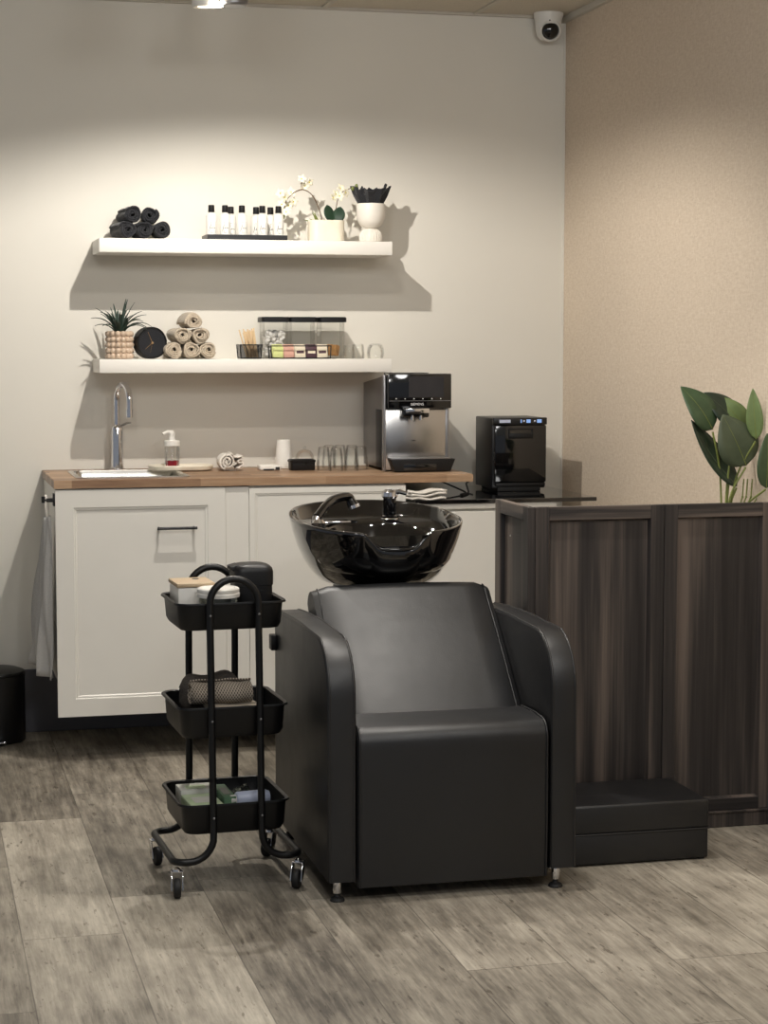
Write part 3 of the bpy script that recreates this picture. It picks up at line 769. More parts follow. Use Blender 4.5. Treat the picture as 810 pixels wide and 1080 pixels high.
for i in range(15):
    a = pi-(pi*1.02)*i/14; pts.append(P0+hd*(R+R*cos(a))+Vector((0, 0, ZCT1+.262+R*sin(a))))
pts.append(pts[-1]+Vector((0, 0, -.045)))
b = BM(); tube(b, pts, .0118, 14); obj('spout', b, 'chrome', t)
b = BM(); e = pts[-1]; tube(b, [e+Vector((0, 0, .018)), e+Vector((0, 0, -.012))], .0138, 14); obj('aerator', b, 'chrome', t)
b = BM(); tube(b, [P0+Vector((.015, 0, ZCT1+.165)), P0+Vector((.035, -.008, ZCT1+.176)), P0+Vector((.052, -.014, ZCT1+.178))], [.006, .005, .0035], 8); obj('lever', b, 'chrome', t)

# ---------------------------------------------------------------- soap tray, dispenser
tx = at(192, 492, -.2).x
b = BM(); loft(b, [(rrect(.105, .055, .05), 0), (rrect(.118, .066, .06), .006), (rrect(.121, .069, .063), .018), (rrect(.118, .066, .06), .022), (rrect(.110, .058, .053), .019), (rrect(.105, .054, .05), .013)], (tx, -.165, ZCT1+.0005), True, True)
tag(obj('soap_tray', b, 'cream_ceramic', None, loc=(tx, -.165, ZCT1)), 'oval cream ceramic tray on the worktop beside the sink', 'tray')
dx = at(181.5, 488, -.165).x; dz = ZCT1+.0145
t = thing('soap_dispenser', 'clear pump dispenser with a little red soap on the cream tray', 'soap dispenser', (dx, -.165, dz))
b = BM(); lathe(b, [(0, 0), (.026, 0), (.0285, .003), (.0285, .074), (.024, .08), (.0215, .078), (.0255, .072), (.0255, .004), (0, .004)], (dx, -.165, dz), 28); obj('glass_body', b, 'clear_glass', t)
b = BM(); lathe(b, [(0, .0045), (.025, .0045), (.025, .024), (0, .024)], (dx, -.165, dz), 24); obj('liquid', b, 'red_soap', t)
b = BM(); lathe(b, [(.01, .079), (.0295, .079), (.0295, .097), (.027, .099), (.012, .1), (.010, .115), (.012, .116), (.012, .126), (0, .127)], (dx, -.165, dz), 28); obj('collar', b, 'white_plastic', t)
b = BM(); tube(b, [(dx+.004, -.165, dz+.127), (dx-.018, -.172, dz+.131), (dx-.036, -.178, dz+.124)], [.009, .007, .005], 10); obj('pump_nozzle', b, 'white_plastic', t)
b = BM(); tube(b, [(dx, -.165, dz+.008), (dx, -.165, dz+.08)], .003, 8); tube(b, [(dx, -.165, dz+.055), (dx, -.165, dz+.08)], .006, 8); obj('dip_tube', b, 'white_plastic', t)

# ---------------------------------------------------------------- white rolled towel on worktop
wx = at(245, 488, -.25).x
b = BM(); sec = []
for i in range(34): a = i/33*2.35*2*pi+2.2; r = .006+.024*(i/33); sec.append((-.014+r*cos(a), .031+r*sin(a)))
sec += [(.002, .062), (.012, .052), (.024, .047), (.038, .052), (.042, .046), (.030, .036), (.022, .034), (.030, .026), (.040, .030), (.043, .022), (.030, .010), (.020, .006)]
rows = []
for jy in range(7):
    y = -.06+.12*jy/6; rows.append([b.verts.new((p[0]+.002*sin(jy*2+i*.5), y, p[1]+.0012*sin(jy*1.3+i))) for i, p in enumerate(sec)])
for a, c in zip(rows, rows[1:]):
    for k in range(len(sec)-1): b.faces.new((a[k], a[k+1], c[k+1], c[k]))
o = obj('rolled_towel', b, 'white_terry', None, smooth=80); solid(o, .006); o.location = (wx, -.19, ZCT1+.004); o.rotation_euler.z = -.05
tag(o, 'loosely rolled white towel on the wooden worktop', 'towel')
# paper napkin pack, paper cup, black box, dome, glasses
ax = at(283, 493, -.2).x
t = thing('tissue_pack', 'flat white pack of tissues lying before the white paper cup', 'tissue pack', (ax, -.22, ZCT1))
b = BM(); box(b, ax-.042, ax+.038, -.25, -.19, ZCT1+.0008, ZCT1+.021, .006, 3); obj('pack', b, 'paper', t)
b = BM(); box(b, ax-.028, ax+.012, -.2515, -.2498, ZCT1+.002, ZCT1+.007, .0005); box(b, ax+.018, ax+.034, -.2515, -.2498, ZCT1+.003, ZCT1+.014, .0005); obj('dark_print', b, 'ink', t)
ux = at(299.5, 490, -.13).x
t = thing('paper_cup', 'stack of white paper cups upside down on the worktop', 'paper cup', (ux, -.125, ZCT1))
b = BM(); lathe(b, [(.0335, 0), (.0352, .002), (.0345, .006), (.0255, .104), (.0245, .108), (.0225, .108), (.0225, .105), (0, .105)], (ux, -.125, ZCT1+.0005), 32); obj('cup', b, 'paper', t)
b = BM(); tube(b, [(ux+.035*cos(a), -.125+.035*sin(a), ZCT1+.009) for a in [2*pi*i/32 for i in range(32)]], .0018, 6, closed=True); obj('rolled_rim', b, 'paper', t)
bx = at(319, 491, -.25).x
t = thing('small_black_box', 'small black lidded box on the worktop before a clear dome', 'box', (bx, -.24, ZCT1))
b = BM(); loft(b, [(rrect(.044, .03, .008), 0), (rrect(.046, .032, .009), .004), (rrect(.046, .032, .009), .029)], (bx, -.235, ZCT1+.0006), True, True); obj('body', b, 'black_plastic', t)
b = BM(); loft(b, [(rrect(.048, .034, .01), .030), (rrect(.049, .035, .011), .032), (rrect(.049, .035, .011), .037), (rrect(.044, .03, .009), .0405)], (bx, -.235, ZCT1+.0006), True, True); obj('lid', b, 'black_plastic', t)
b = BM(); sphere(b, (bx+.01, -.268, ZCT1+.026), .004, 8, 6); obj('clasp', b, 'black_gloss', t)
mx = at(322, 490, -.14).x
t = thing('glass_dome', 'small clear glass dome standing behind the black box', 'dome', (mx, -.13, ZCT1))
b = BM(); lathe(b, [(.036, 0), (.037, .03), (.034, .05), (.024, .065), (.010, .071), (0, .072)], (mx, -.13, ZCT1+.0005), 28); obj('cover', b, 'clear_glass', t)
b = BM(); sphere(b, (mx, -.13, ZCT1+.0775), .006, 10, 8); obj('knob', b, 'clear_glass', t)
gl = [(341.5, -.27, 'clear tumbler upside down at the left front of the group, by the black box'), (354.8, -.33, 'clear tumbler upside down, nearest in the left half of the group'), (370.5, -.33, 'clear tumbler upside down, nearest in the right half of the group'),
      (381, -.25, 'clear tumbler upside down closest to the coffee machine'), (347, -.17, 'clear tumbler upside down in the back row, left end'), (358.5, -.16, 'clear tumbler upside down in the back row, second from the left'), (371, -.17, 'clear tumbler upside down in the back row, right end')]
for px, Y, lab in gl:
    tumbler('tumbler', .027, .0215, .088, lab, 'clear tumblers upside down on the worktop', (at(px, 490, Y).x, Y, ZCT1))

# ---------------------------------------------------------------- coffee machine
X0, X1, YM = 1.712, 1.958, -.415
t = thing('coffee_machine', 'black and steel automatic coffee machine on the worktop end', 'coffee machine', (1.835, -.23, ZCT1))
z0 = ZCT1
b = BM(); prism(b, [(YM+.03, z0+.01), (-.06, z0+.01), (-.06, 1.318), (-.27, 1.338), (YM+.03, 1.350)], 'x', X0+.004, X1-.004, .004); obj('body', b, 'side_steel', t)
b = BM(); prism(b, [(YM+.13, z0+.012), (YM+.045, z0+.012), (YM+.045, 1.222), (YM+.13, 1.222)], 'x', X0-.001, X0+.0045, .001); obj('side_recess', b, 'black_plastic', t)
b = BM(); box(b, X0+.001, X1-.001, YM+.004, YM+.030, z0+.006, 1.225, .003); obj('front_panel', b, 'steel', t)
b = BM(); box(b, X0-.002, X0+.006, YM+.001, YM+.032, z0+.002, 1.352, .002); obj('edge_trim', b, 'grey_metal', t)
b = BM(); box(b, X1-.010, X1+.002, YM+.001, YM+.032, z0+.002, 1.228, .002); obj('edge_trim', b, 'grey_metal', t)
b = BM(); box(b, X0+.010, X1+.006, YM-.020, YM+.031, 1.228, 1.3565, .004); dp = obj('display_panel', b, 'black_gloss', t)
b = BM(); box(b, 1.800, 1.934, YM-.0206, YM-.0200, 1.270, 1.346); obj('screen', b, 'screen_grey', dp, smooth=0)
b = BM(); box(b, X0+.014, X1+.002, YM-.0212, YM-.0202, 1.2555, 1.2572); obj('trim_line', b, 'grey_metal', dp, smooth=0)
b = BM()
for i in range(6):
    x = X0+.040+i*.034
    if i % 2: sphere(b, (x, YM-.0206, 1.264), .0022, 8, 6, (1, .2, 1))
    else: box(b, x-.003, x+.003, YM-.021, YM-.0204, 1.2625, 1.2645); box(b, x-.001, x+.001, YM-.021, YM-.0204, 1.2645, 1.267)
obj('touch_icons', b, 'logo_white', dp, smooth=0)
b = text_mesh('SIEMENS', .0135)
bmesh.ops.scale(b, vec=(1.0, 1, 1), verts=b.verts[:])
bmesh.ops.transform(b, matrix=Matrix.Translation((1.832, YM-.0207, 1.2435)) @ Matrix.Rotation(pi/2, 4, 'X'), verts=b.verts[:]); obj('maker_lettering', b, 'logo_white', dp, smooth=0)
b = BM(); box(b, X0+.03, X0+.175, YM+.02, YM+.12, 1.3565, 1.3590, .001); box(b, X0+.03, X0+.175, YM+.04, YM+.13, 1.345, 1.358, .002); obj('bean_lid', b, 'black_plastic', t)
b = BM(); box(b, 1.772, 1.872, YM-.045, YM+.004, 1.196, 1.232, .006, 3); sp_ = obj('spout', b, 'black_gloss', t)
b = BM(); box(b, 1.782, 1.872, YM-.0465, YM-.0445, 1.212, 1.229, .001); obj('spout_plate', b, 'chrome', sp_)
b = BM()
for x in (1.808, 1.840): lathe(b, [(0, -.01), (.006, -.01), (.006, .008), (0, .008)], (x, YM-.040, 1.196), 14)
obj('nozzle', b, 'chrome', sp_)
b = BM(); prism(b, [(X0+.012, 1.042), (X1+.012, 1.042), (X1-.006, z0+.003), (X0+.028, z0+.003)], 'y', YM-.055, YM+.004, .003); tr_ = obj('drip_tray', b, 'black_plastic', t)
b = BM(); box(b, X0+.012, X1-.004, YM-.052, YM+.003, 1.0425, 1.0475, .001); obj('drip_grate', b, 'grey_metal', tr_)
b = BM(); box(b, 1.818, 1.832, YM+.003, YM+.0042, 1.107, 1.110); obj('slot_mark', b, 'ink', t, smooth=0)
b = BM(); box(b, X0+.06, X1-.06, YM-.056, YM-.0548, z0+.008, z0+.03, .0005); obj('tray_badge', b, 'black_gloss', tr_)
b = BM()
for x in (X0+.03, X1-.03):
    for y in (YM+.06, -.09): lathe(b, [(0, 0), (.012, 0), (.012, .0105), (0, .0105)], (x, y, z0+.0002), 14)
obj('feet', b, 'rubber', t)

# ---------------------------------------------------------------- hot towel cabinet
hx0, hx1, hy = 2.155, 2.366, -.34
t = thing('towel_warmer', 'small black hot towel cabinet on the black glass top', 'towel warmer', (2.26, -.22, ZG))
b = BM(); box(b, hx0, hx1, hy+.012, -.105, ZG+.012, 1.186, .004); obj('body', b, 'black_satin', t)
b = BM(); box(b, hx0+.006, hx1-.001, hy-.006, hy+.013, ZG+.036, 1.158, .004); dr_ = obj('door', b, 'black_gloss', t)
b = BM(); hole_plate(b, 2.212, 2.311, 1.108, 1.146, 2.218, 2.305, 1.128, 1.142, hy-.009, hy-.004, 'y'); box(b, 2.216, 2.307, hy-.0105, hy-.006, 1.108, 1.127, .002); obj('handle', b, 'black_plastic', dr_)
b = BM(); box(b, hx0-.001, hx1+.001, hy-.008, hy+.013, 1.160, 1.187, .003); cp_ = obj('control_panel', b, 'black_satin', t)
b = BM(); box(b, hx0+.022, hx0+.066, hy-.0088, hy-.0078, 1.168, 1.180, .0004); obj('name_plate', b, 'blue_white_plastic', cp_, smooth=0)
b = BM(); box(b, 2.258, 2.352, hy-.0088, hy-.0078, 1.167, 1.181, .0004); dsp = obj('display_strip', b, 'black_gloss', cp_, smooth=0)
for x, w in ((2.263, .004), (2.292, .016), (2.335, .018)):
    b = BM(); box(b, x-w/2, x+w/2, hy-.0096, hy-.0086, 1.1675, 1.1805); obj('lit_button', b, 'display_glow', dsp, smooth=0)
for x in (2.274, 2.317):
    b = BM(); sphere(b, (x, hy-.0088, 1.174), .004, 10, 6, (1, .3, 1)); obj('button', b, 'blue_white_plastic', dsp)
b = BM(); box(b, hx0+.01, hx1-.004, hy-.004, -.12, ZG+.020, ZG+.033, .002); obj('drip_drawer', b, 'black_plastic', t)
b = BM(); box(b, hx0+.02, hx1-.02, hy+.004, -.12, ZG+.0005, ZG+.0195, .003); 
obj('base', b, 'rubber', t)
b = BM(); box(b, hx0+.002, hx0+.010, hy-.004, hy+.006, ZG+.12, ZG+.15, .001); obj('hinge', b, 'black_plastic', dr_)
# power cord
b = BM(); tube(b, smoothpts([(1.96, -.012, .955), (1.975, -.10, .950), (1.995, -.25, .935), (2.02, -.34, .92), (2.03, -.40, ZG+.004), (1.99, -.47, ZG+.0036), (1.99, -.5, ZG+.0036), (2.04, -.40, ZG+.0036), (2.08, -.25, ZG+.012), (2.115, -.12, ZG+.02), (2.15, -.085, ZG+.03)]), .0034, 8)
tag(obj('power_cord', b, 'rubber', None, loc=(2.0, -.3, ZG)), 'black power cord looping over the black glass top', 'cord')
# folded cloth on the glass
b = BM(); cx_, n_ = at(449, 520, -.62).x, 14
for lay in range(3):
    rows = []
    for i in range(n_+1):
        s = i/n_; x = cx_-.065+.13*s
        row = []
        for j in range(7):
            y = -.66+.075*j/6; z = ZG+.005+lay*.011+.003*sin(s*9+lay)+(.010*s*s if lay else 0)
            row.append(b.verts.new((x+.004*sin(j+lay), y, z)))
        rows.append(row)
    for a, c in zip(rows, rows[1:]):
        for k in range(6): b.faces.new((a[k], a[k+1], c[k+1], c[k]))
o = obj('folded_towel', b, 'white_terry', None, smooth=80, loc=(cx_, -.62, ZG)); solid(o, .0075)
tag(o, 'folded white towel lying on the black glass top behind the basin', 'towel')

# ---------------------------------------------------------------- hook and hanging towel on the cabinet side
t = thing('towel_hook', 'black hook on the left side of the sink cabinet', 'hook', (.49, -.56, .93))
b = BM(); box(b, .4865, .4945, -.598, -.556, .905, .948, .002); obj('back_plate', b, 'black_satin', t)
b = BM(); tube(b, [(.488, -.575, .925), (.455, -.572, .925)], .007, 10); tube(b, [(.455, -.572, .916), (.455, -.572, .938)], .0075, 10); obj('peg', b, 'black_satin', t)
t = thing('hanging_towel', 'long pale grey towel hanging from the hook beside the sink cabinet', 'towel', (.46, -.55, .92))
b = BM(); rows = []
NS, NTT = 40, 26
for j in range(NTT+1):
    s = j/NTT; z = .868-.545*s; row = []
    for i in range(NS+1):
        e = i/NS; wid = .035+.24*s**.7
        y = -.575+.02*s+wid*e
        amp = .012+.012*s
        x = .468-.010*s*(1-e)-.045*s*e*e + amp*(sin(e*21+s*1.5+1.2*sin(s*4))+.45*sin(e*47+s*3))*(.7+.3*s) 
        x = min(x, .482)
        zz = z - (.035*s if e < .4 else 0)*s*(1 if e < .35 else .5) + .012*s*sin(e*7)
        row.append(b.verts.new((x, y, zz)))
    rows.append(row)
for a, c in zip(rows, rows[1:]):
    for k in range(NS): b.faces.new((a[k], a[k+1], c[k+1], c[k]))
o = obj('cloth', b, 'grey_linen', t, smooth=80); solid(o, .003)
b = BM(); tube(b, smoothpts([(.466, -.566, .866), (.462, -.574, .9), (.462, -.573, .934), (.464, -.565, .938), (.470, -.558, .9), (.468, -.558, .866)]), .0045, 8); obj('hanging_loop', b, 'white_terry', t)

# ---------------------------------------------------------------- pedal bin
bxx, byy, br = .298, -.135, .108
t = thing('pedal_bin', 'black round pedal bin standing on the floor by the wall', 'bin', (bxx, byy, 0))
b = BM(); lathe(b, [(0, .002), (br-.004, .002), (br, .008), (br, .25), (br-.006, .252), (0, .252)], (bxx, byy, 0), 40); obj('body', b, 'black_satin', t)
b = BM(); lathe(b, [(0, .278), (.05, .276), (.085, .270), (br-.002, .262), (br+.001, .256), (br+.001, .2525), (0, .2525)], (bxx, byy, 0), 40); obj('lid', b, 'black_satin', t)
b = BM(); box(b, bxx-.03, bxx+.03, byy-br-.03, byy-br+.006, .012, .020, .003); obj('pedal', b, 'chrome', t)
b = BM(); box(b, bxx+.02, bxx+.05, byy+br-.024, byy+br+.004, .225, .262, .003); obj('hinge', b, 'grey_metal', t)

# ================================================================ BACKWASH CHAIR
t = thing('backwash_chair', 'black leather salon backwash armchair with a glossy black wash basin', 'salon chair', (1.39, -2.15, 0))
XA, XB, XC, XD = 1.047, 1.124, 1.659, 1.733
yb, yf = -1.755, -2.502
def armprof():
    p = [(yb, .056), (yb, .640)]
    p += [(yb-.02+.02*cos(a), .664+.018*sin(a)) for a in (0.3, .8, 1.3)]
    p += [(yb-.15, .690), (yb-.35, .695), (yb-.5, .692)]
    cy, cz, r = yf+.15, .542, .15
    p += [(cy-r*sin(a), cz+r*cos(a)) for a in [radians(8+82*i/9) for i in range(10)]]
    p += [(yf, .45), (yf, .056)]
    return p
for xa, xb in ((XA, XB), (XC, XD)):
    b = BM(); prism(b, armprof(), 'x', xa, xb, .007, 3); o = obj('armrest', b, 'leather', t, smooth=40)
    for x in (xa+.006, xb-.006):
        pts = [(x, p[0], p[1]) for p in armprof()[1:]]
        b = BM(); tube(b, smoothpts([Vector(p)+(Vector((0, p[1]-(-2.2), p[2]-.35)).normalized()*-.0015) for p in pts], 3), .0034, 6)
        obj('piping', b, 'leather', o, smooth=80)
# seat
def seatprof():
    p = [(yf+.006, .036), (yf+.001, .2), (yf+.002, .40)]
    p += [(yf+.047-.045*cos(a), .415+.045*sin(a)) for a in [radians(8+76*i/7) for i in range(8)]]
    p += [(yf+.12, .464), (-2.27, .458), (-2.2, .452), (-2.2, .036)]
    return p
b = BM(); prism(b, seatprof(), 'x', XB+.002, XC-.002, .012, 4); st = obj('seat', b, 'leather', t, smooth=40)
for x in (XB+.010, XC-.010):
    b = BM(); tube(b, smoothpts([(x, p[0]-.001, p[1]+.001) for p in seatprof()[:-2]], 3), .003, 6); obj('piping', b, 'leather', st, smooth=80)
# backrest
bp = [(-2.285, .44), (-2.225, .50), (-2.15, .572), (-2.06, .655), (-1.98, .725)]
bp += [(-1.952, .752)]
bp += [(-1.919+.05*cos(a), .7145+.05*sin(a)) for a in [radians(124-114*i/7) for i in range(8)]]
bp += [(-1.885, .70), (-1.93, .62), (-2.02, .52), (-2.12, .44)]
b = BM()
nx = 13; rows = []
for i in range(nx):
    s = i/(nx-1)*2-1; x = (XB+XC)/2+s*(XC-XB-.004)/2
    row = []
    for k, p in enumerate(bp):
        e = max(0, (abs(s)-.86)/.14); sink_ = .018*e**2.2; bul = .010*(1-s*s) if k < 9 else 0
        row.append(b.verts.new((x, p[0]-bul*.7+sink_*.7, p[1]+bul*.7-sink_*.8)))
    rows.append(row)
m_ = len(bp)
for a, c in zip(rows, rows[1:]):
    for k in range(m_): b.faces.new((a[k], a[(k+1) % m_], c[(k+1) % m_], c[k]))
b.faces.new(rows[0]); b.faces.new(rows[-1][::-1])
bk = obj('backrest', b, 'leather', t, smooth=50)
for x in (XB+.018, XC-.018):
    b = BM(); tube(b, smoothpts([(x, p[0]+.006, p[1]-.006) for p in bp[:9]], 3), .0022, 6); obj('piping', b, 'leather', bk, smooth=80)
b = BM(); box(b, XB+.003, XC-.003, -2.195, yb-.003, .07, .40, .003); box(b, XB+.03, XC-.03, -1.93, yb-.01, .40, .66, .01); obj('seat_base', b, 'black_plastic', t)
b = BM(); box(b, XA-.018, XA+.001, -1.80, -1.758, .615-.05, .655-.045, .003); obj('side_bracket', b, 'black_plastic', t)
for x, y in ((1.078, -2.474), (1.682, -2.480), (1.078, -1.80), (1.70, -1.80)):
    b = BM(); lathe(b, [(0, .022), (.011, .022), (.0115, .024), (.0115, .050), (.011, .0525), (0, .0525)], (x, y, 0), 20); box(b, x-.02, x+.024, y-.010, y+.014, .0525, .0562, .001); lg = obj('leg', b, 'chrome', t)
    b = BM(); lathe(b, [(0, .0003), (.019, .0003), (.020, .003), (.017, .009), (.008, .013), (.006, .0225), (0, .0225)], (x, y, 0), 20); obj('foot_glide', b, 'rubber', lg)
# basin
BX, BY = 1.378, -1.655
RX, RY = .256, .298
NPH = 96
def rimz(ph):
    # ph = 0 at +x, -pi/2 towards the sitter
    yy = sin(ph)
    z = .944+.026*yy
    d = atan2(sin(ph+pi/2), cos(ph+pi/2))
    dip = .050*math.exp(-(abs(d)/.27)**5)
    return z-dip
def rimscale(ph):
    d = atan2(sin(ph+pi/2), cos(ph+pi/2))
    return 1-.05*math.exp(-(abs(d)/.32)**4)
def basin_ring(b, rf, zf, shift=0):
    ring = []
    for k in range(NPH):
        ph = 2*pi*k/NPH; c, s = cos(ph), sin(ph)
        ex = .86; cxp = math.copysign(abs(c)**ex, c); syp = math.copysign(abs(s)**ex, s)
        r = rf(ph); ring.append(b.verts.new((BX+RX*r*cxp, BY+shift+RY*r*syp, zf(ph))))
    return ring
def lerp(a, c, s): return a+(c-a)*s
ZB0 = .748
rings = []
b = BM()
outer = [(.50, 0), (.60, .0), (.66, .03), (.755, .16), (.845, .34), (.915, .54), (.968, .76), (.995, .92)]
for r, s in outer:
    rings.append(basin_ring(b, lambda ph, r=r, s=s: r*lerp(1, rimscale(ph), s**3), lambda ph, s=s: lerp(ZB0, rimz(ph), s)))
for r, dz_ in ((1.003, -.004), (.997, 0), (.975, .001), (.955, -.004)):
    rings.append(basin_ring(b, lambda ph, r=r: r*rimscale(ph), lambda ph, dz_=dz_: rimz(ph)+dz_))
def ledge(ph): # 1 at the back, 0 at the front
    return 1/(1+math.exp(-7*(sin(ph)-.15)))
inner = [(.935, .93, -.025, -.028), (.90, .90, -.07, -.036), (.86, .62, -.11, -.040), (.80, .57, -.135, -.055), (.70, .50, -.15, -.13), (.45, .36, -.165, -.155), (.12, .12, -.172, -.168)]
for rfnt, rbk, zf_, zb_ in inner:
    rings.append(basin_ring(b, lambda ph, a=rfnt, c=rbk: lerp(a*rimscale(ph), c, ledge(ph)), lambda ph, a=zf_, c=zb_: lerp(.935+a, .955+c, ledge(ph)), -.02))
for a, c in zip(rings, rings[1:]):
    for k in range(NPH): b.faces.new((a[k], a[(k+1) % NPH], c[(k+1) % NPH], c[k]))
b.faces.new(rings[0][::-1]); b.faces.new(rings[-1])
bs = obj('wash_basin', b, 'black_ceramic', t, smooth=60)
b = BM(); lathe(b, [(0, .004), (.014, .004), (.02, .002), (.026, -.002)], (BX, BY-.02, .768), 24); obj('drain', b, 'chrome', bs)
# neck rest gel strip
b = BM(); pts = []
for i in range(15):
    ph = -pi/2+(-.24+.48*i/14); c, s = cos(ph), sin(ph); ex = .86
    r = rimscale(ph)*.985; pts.append((BX+RX*r*math.copysign(abs(c)**ex, c), BY+RY*r*math.copysign(abs(s)**ex, s), rimz(ph)+.001))
rr_ = [.003+.005*sin(pi*i/14) for i in range(15)]
tube(b, pts, rr_, 10); obj('neck_rest', b, 'black_gloss', bs, smooth=80)
# mixer tap of the basin
mp_ = at(411, 543, -1.475); mX, mY, mZ = mp_.x, -1.475, .915
b = BM(); lathe(b, [(0, 0), (.024, 0), (.027, .003), (.027, .012), (.020, .016), (.0205, .022), (.0205, .072), (.0, .076)], (mX, mY, mZ), 28); fc = obj('mixer_tap', b, 'black_gloss', bs)
b = BM(); lathe(b, [(.020, .0), (.029, .0), (.029, .004), (.021, .012), (.018, .013)], (mX, mY, mZ), 28); obj('chrome_collar', b, 'chrome', fc)
b = BM(); lathe(b, [(.0, .097), (.016, .095), (.024, .087), (.026, .074), (.021, .068), (0, .068)], (mX, mY, mZ), 24)
tube(b, [(mX, mY, mZ+.084), (mX+.03, mY-.012, mZ+.089), (mX+.05, mY-.02, mZ+.082)], [.010, .008, .006], 10); obj('lever', b, 'chrome', fc)
# hand shower lying on the left of the deck
hz_ = .922
b = BM(); ha, hb, hc = at(334, 546, -1.60), at(352, 527, -1.50), at(367, 524, -1.45)
tube(b, smoothpts([ha, (ha+hb)/2+Vector((0, 0, .006)), hb, hc, hc+Vector((.012, .0, -.02))]), [.009]*9+[.011]*4+[.013]*4+[.016]*8 if False else .014, 12)
hs = obj('hand_shower', b, 'black_gloss', bs)
b = BM(); tube(b, [hc+Vector((.004, -.012, -.008)), hc+Vector((.016, -.022, -.034))], [.014, .020], 16); obj('spray_head', b, 'black_gloss', hs)
b = BM(); tube(b, [hc+Vector((.013, -.020, -.027)), hc+Vector((.0165, -.0225, -.036))], [.0205, .0195], 16); tube(b, [ha+Vector((.0, 0, .002)), ha+Vector((-.006, -.006, -.016))], .013, 14); obj('chrome_band', b, 'chrome', hs)
b = BM(); pa = at(353, 549, -1.60); box(b, pa.x-.045, pa.x+.045, pa.y-.03, pa.y+.03, pa.z-.008, pa.z+.0, .003); obj('chrome_plate', b, 'chrome', bs)
b = BM(); lathe(b, [(0, .0), (.022, .0), (.022, .02), (.014, .03), (0, .03)], tuple(at(336, 550, -1.62)-Vector((0, 0, .024))), 20); obj('hose_socket', b, 'chrome', bs)
# pedestal carrying the basin
b = BM(); loft(b, [(rrect(.17, .11, .03), .0005), (rrect(.17, .11, .03), .02), (rrect(.13, .085, .03), .03), (rrect(.12, .08, .03), .60), (rrect(.115, .12, .05), .72), (rrect(.115, .12, .06), .7495)], (BX, BY, 0), True, True); obj('pedestal', b, 'black_plastic', t)

# ---------------------------------------------------------------- footstool blocks
t = thing('step_stool', 'low black upholstered step stool on the floor between chair and dark screen', 'stool', (1.99, -2.17, 0))
b = BM(); box(b, 1.782, 2.197, -2.316, -2.028, .004, .090, .006, 3); obj('lower_block', b, 'leather', t)
b = BM(); box(b, 1.781, 2.198, -2.317, -2.027, .0905, .174, .008, 3); obj('upper_cushion', b, 'leather', t)
b = BM(); tube(b, [(1.79, -2.3175, .0905), (2.1985, -2.3175, .0905), (2.1985, -2.03, .0905)], .0022, 6); obj('seam_piping', b, 'leather', t)
b = BM()
for x in (1.80, 2.18):
    for y in (-2.30, -2.045): lathe(b, [(0, 0), (.012, 0), (.012, .0042), (0, .0042)], (x, y, .0001), 12)
obj('foot_pads', b, 'rubber', t)

# ================================================================ DARK SCREEN (reception desk back)
DX0, DY, DZ = 1.776, -1.985, .989
t = thing('reception_desk', 'dark wood reception desk front with framed panels against the beige wall', 'desk', (2.16, -1.98, 0))
p1x = 2.186
def panel(name, x0, x1, stile, axis='y'):
    """framed panel: a set-back board with two stiles and two rails standing proud of it"""
    def bx(b, u0, u1, w0, w1, z0, z1, bev):
        if axis == 'y': box(b, u0, u1, DY+w0, DY+w1, z0, z1, bev)
        else: box(b, DX0+w0-.016, DX0+w1-.016, u0, u1, z0, z1, bev)
    z0, z1 = (.052, DZ) if axis == 'y' else (.001, DZ)
    b = BM(); bx(b, x0+stile-.006, x1-stile+.006, .015, .021, z0+.03, z1-.034, 0); o = obj(name, b, 'dark_wood', t, smooth=0)
    for u0, u1 in ((x0, x0+stile), (x1-stile, x1)):
        b = BM(); bx(b, u0, u1, 0, .022, z0, z1, .0015); obj('stile', b, 'dark_wood', o, smooth=0)
    for w0, w1 in ((z0, z0+.036), (z1-.040, z1)):
        b = BM(); bx(b, x0+stile, x1-stile, 0, .022, w0, w1, .0015); obj('rail', b, 'dark_wood_rail', o, smooth=0)
    # small chamfered moulding round the board
    b = BM(); a0, a1, c0, c1 = x0+stile, x1-stile, z0+.036, z1-.040
    for (p, q) in (((a0, c0), (a0, c1)), ((a1, c0), (a1, c1)), ((a0, c0), (a1, c0)), ((a0, c1), (a1, c1))):
        def P(u, z, w): return (u, DY+w, z) if axis == 'y' else (DX0+w-.016, u, z)
        sx_ = .006 if p[0] == q[0] == a0 else (-.006 if p[0] == q[0] else 0); sz_ = 0 if sx_ else (.006 if p[1] == c0 else -.006)
        v = [P(p[0], p[1], .004), P(q[0], q[1], .004), P(q[0]+sx_, q[1]+sz_, .0152), P(p[0]+sx_, p[1]+sz_, .0152)]
        b.faces.new([b.verts.new(c) for c in v])
    bmesh.ops.remove_doubles(b, verts=b.verts[:], dist=1e-5)
    obj('moulding', b, 'dark_wood', o, smooth=0)
    return o
panel('front_panel', DX0+.007, p1x-.0008, .042)
panel('front_panel', p1x+.0008, WX-.003, .042)
sp2 = panel('side_panel', DY+.001, -1.655, .050, 'x')
b = BM(); sphere(b, (DX0-.0015, -1.765, .885), .003, 8, 6, (.4, 1, 1)); obj('screw_cap', b, 'white_plastic', sp2)
b = BM(); box(b, DX0+.006, WX-.003, DY-.004, DY+.024, .001, .045, .002); box(b, DX0+.006, WX-.003, DY-.010, DY+.02, .045, .0515, .002); obj('kick_rail', b, 'dark_wood', t, smooth=0)
b = BM(); box(b, DX0+.006, WX-.02, DY+.024, -1.70, .70, .722, .002); obj('inner_shelf', b, 'dark_wood', t, smooth=0)

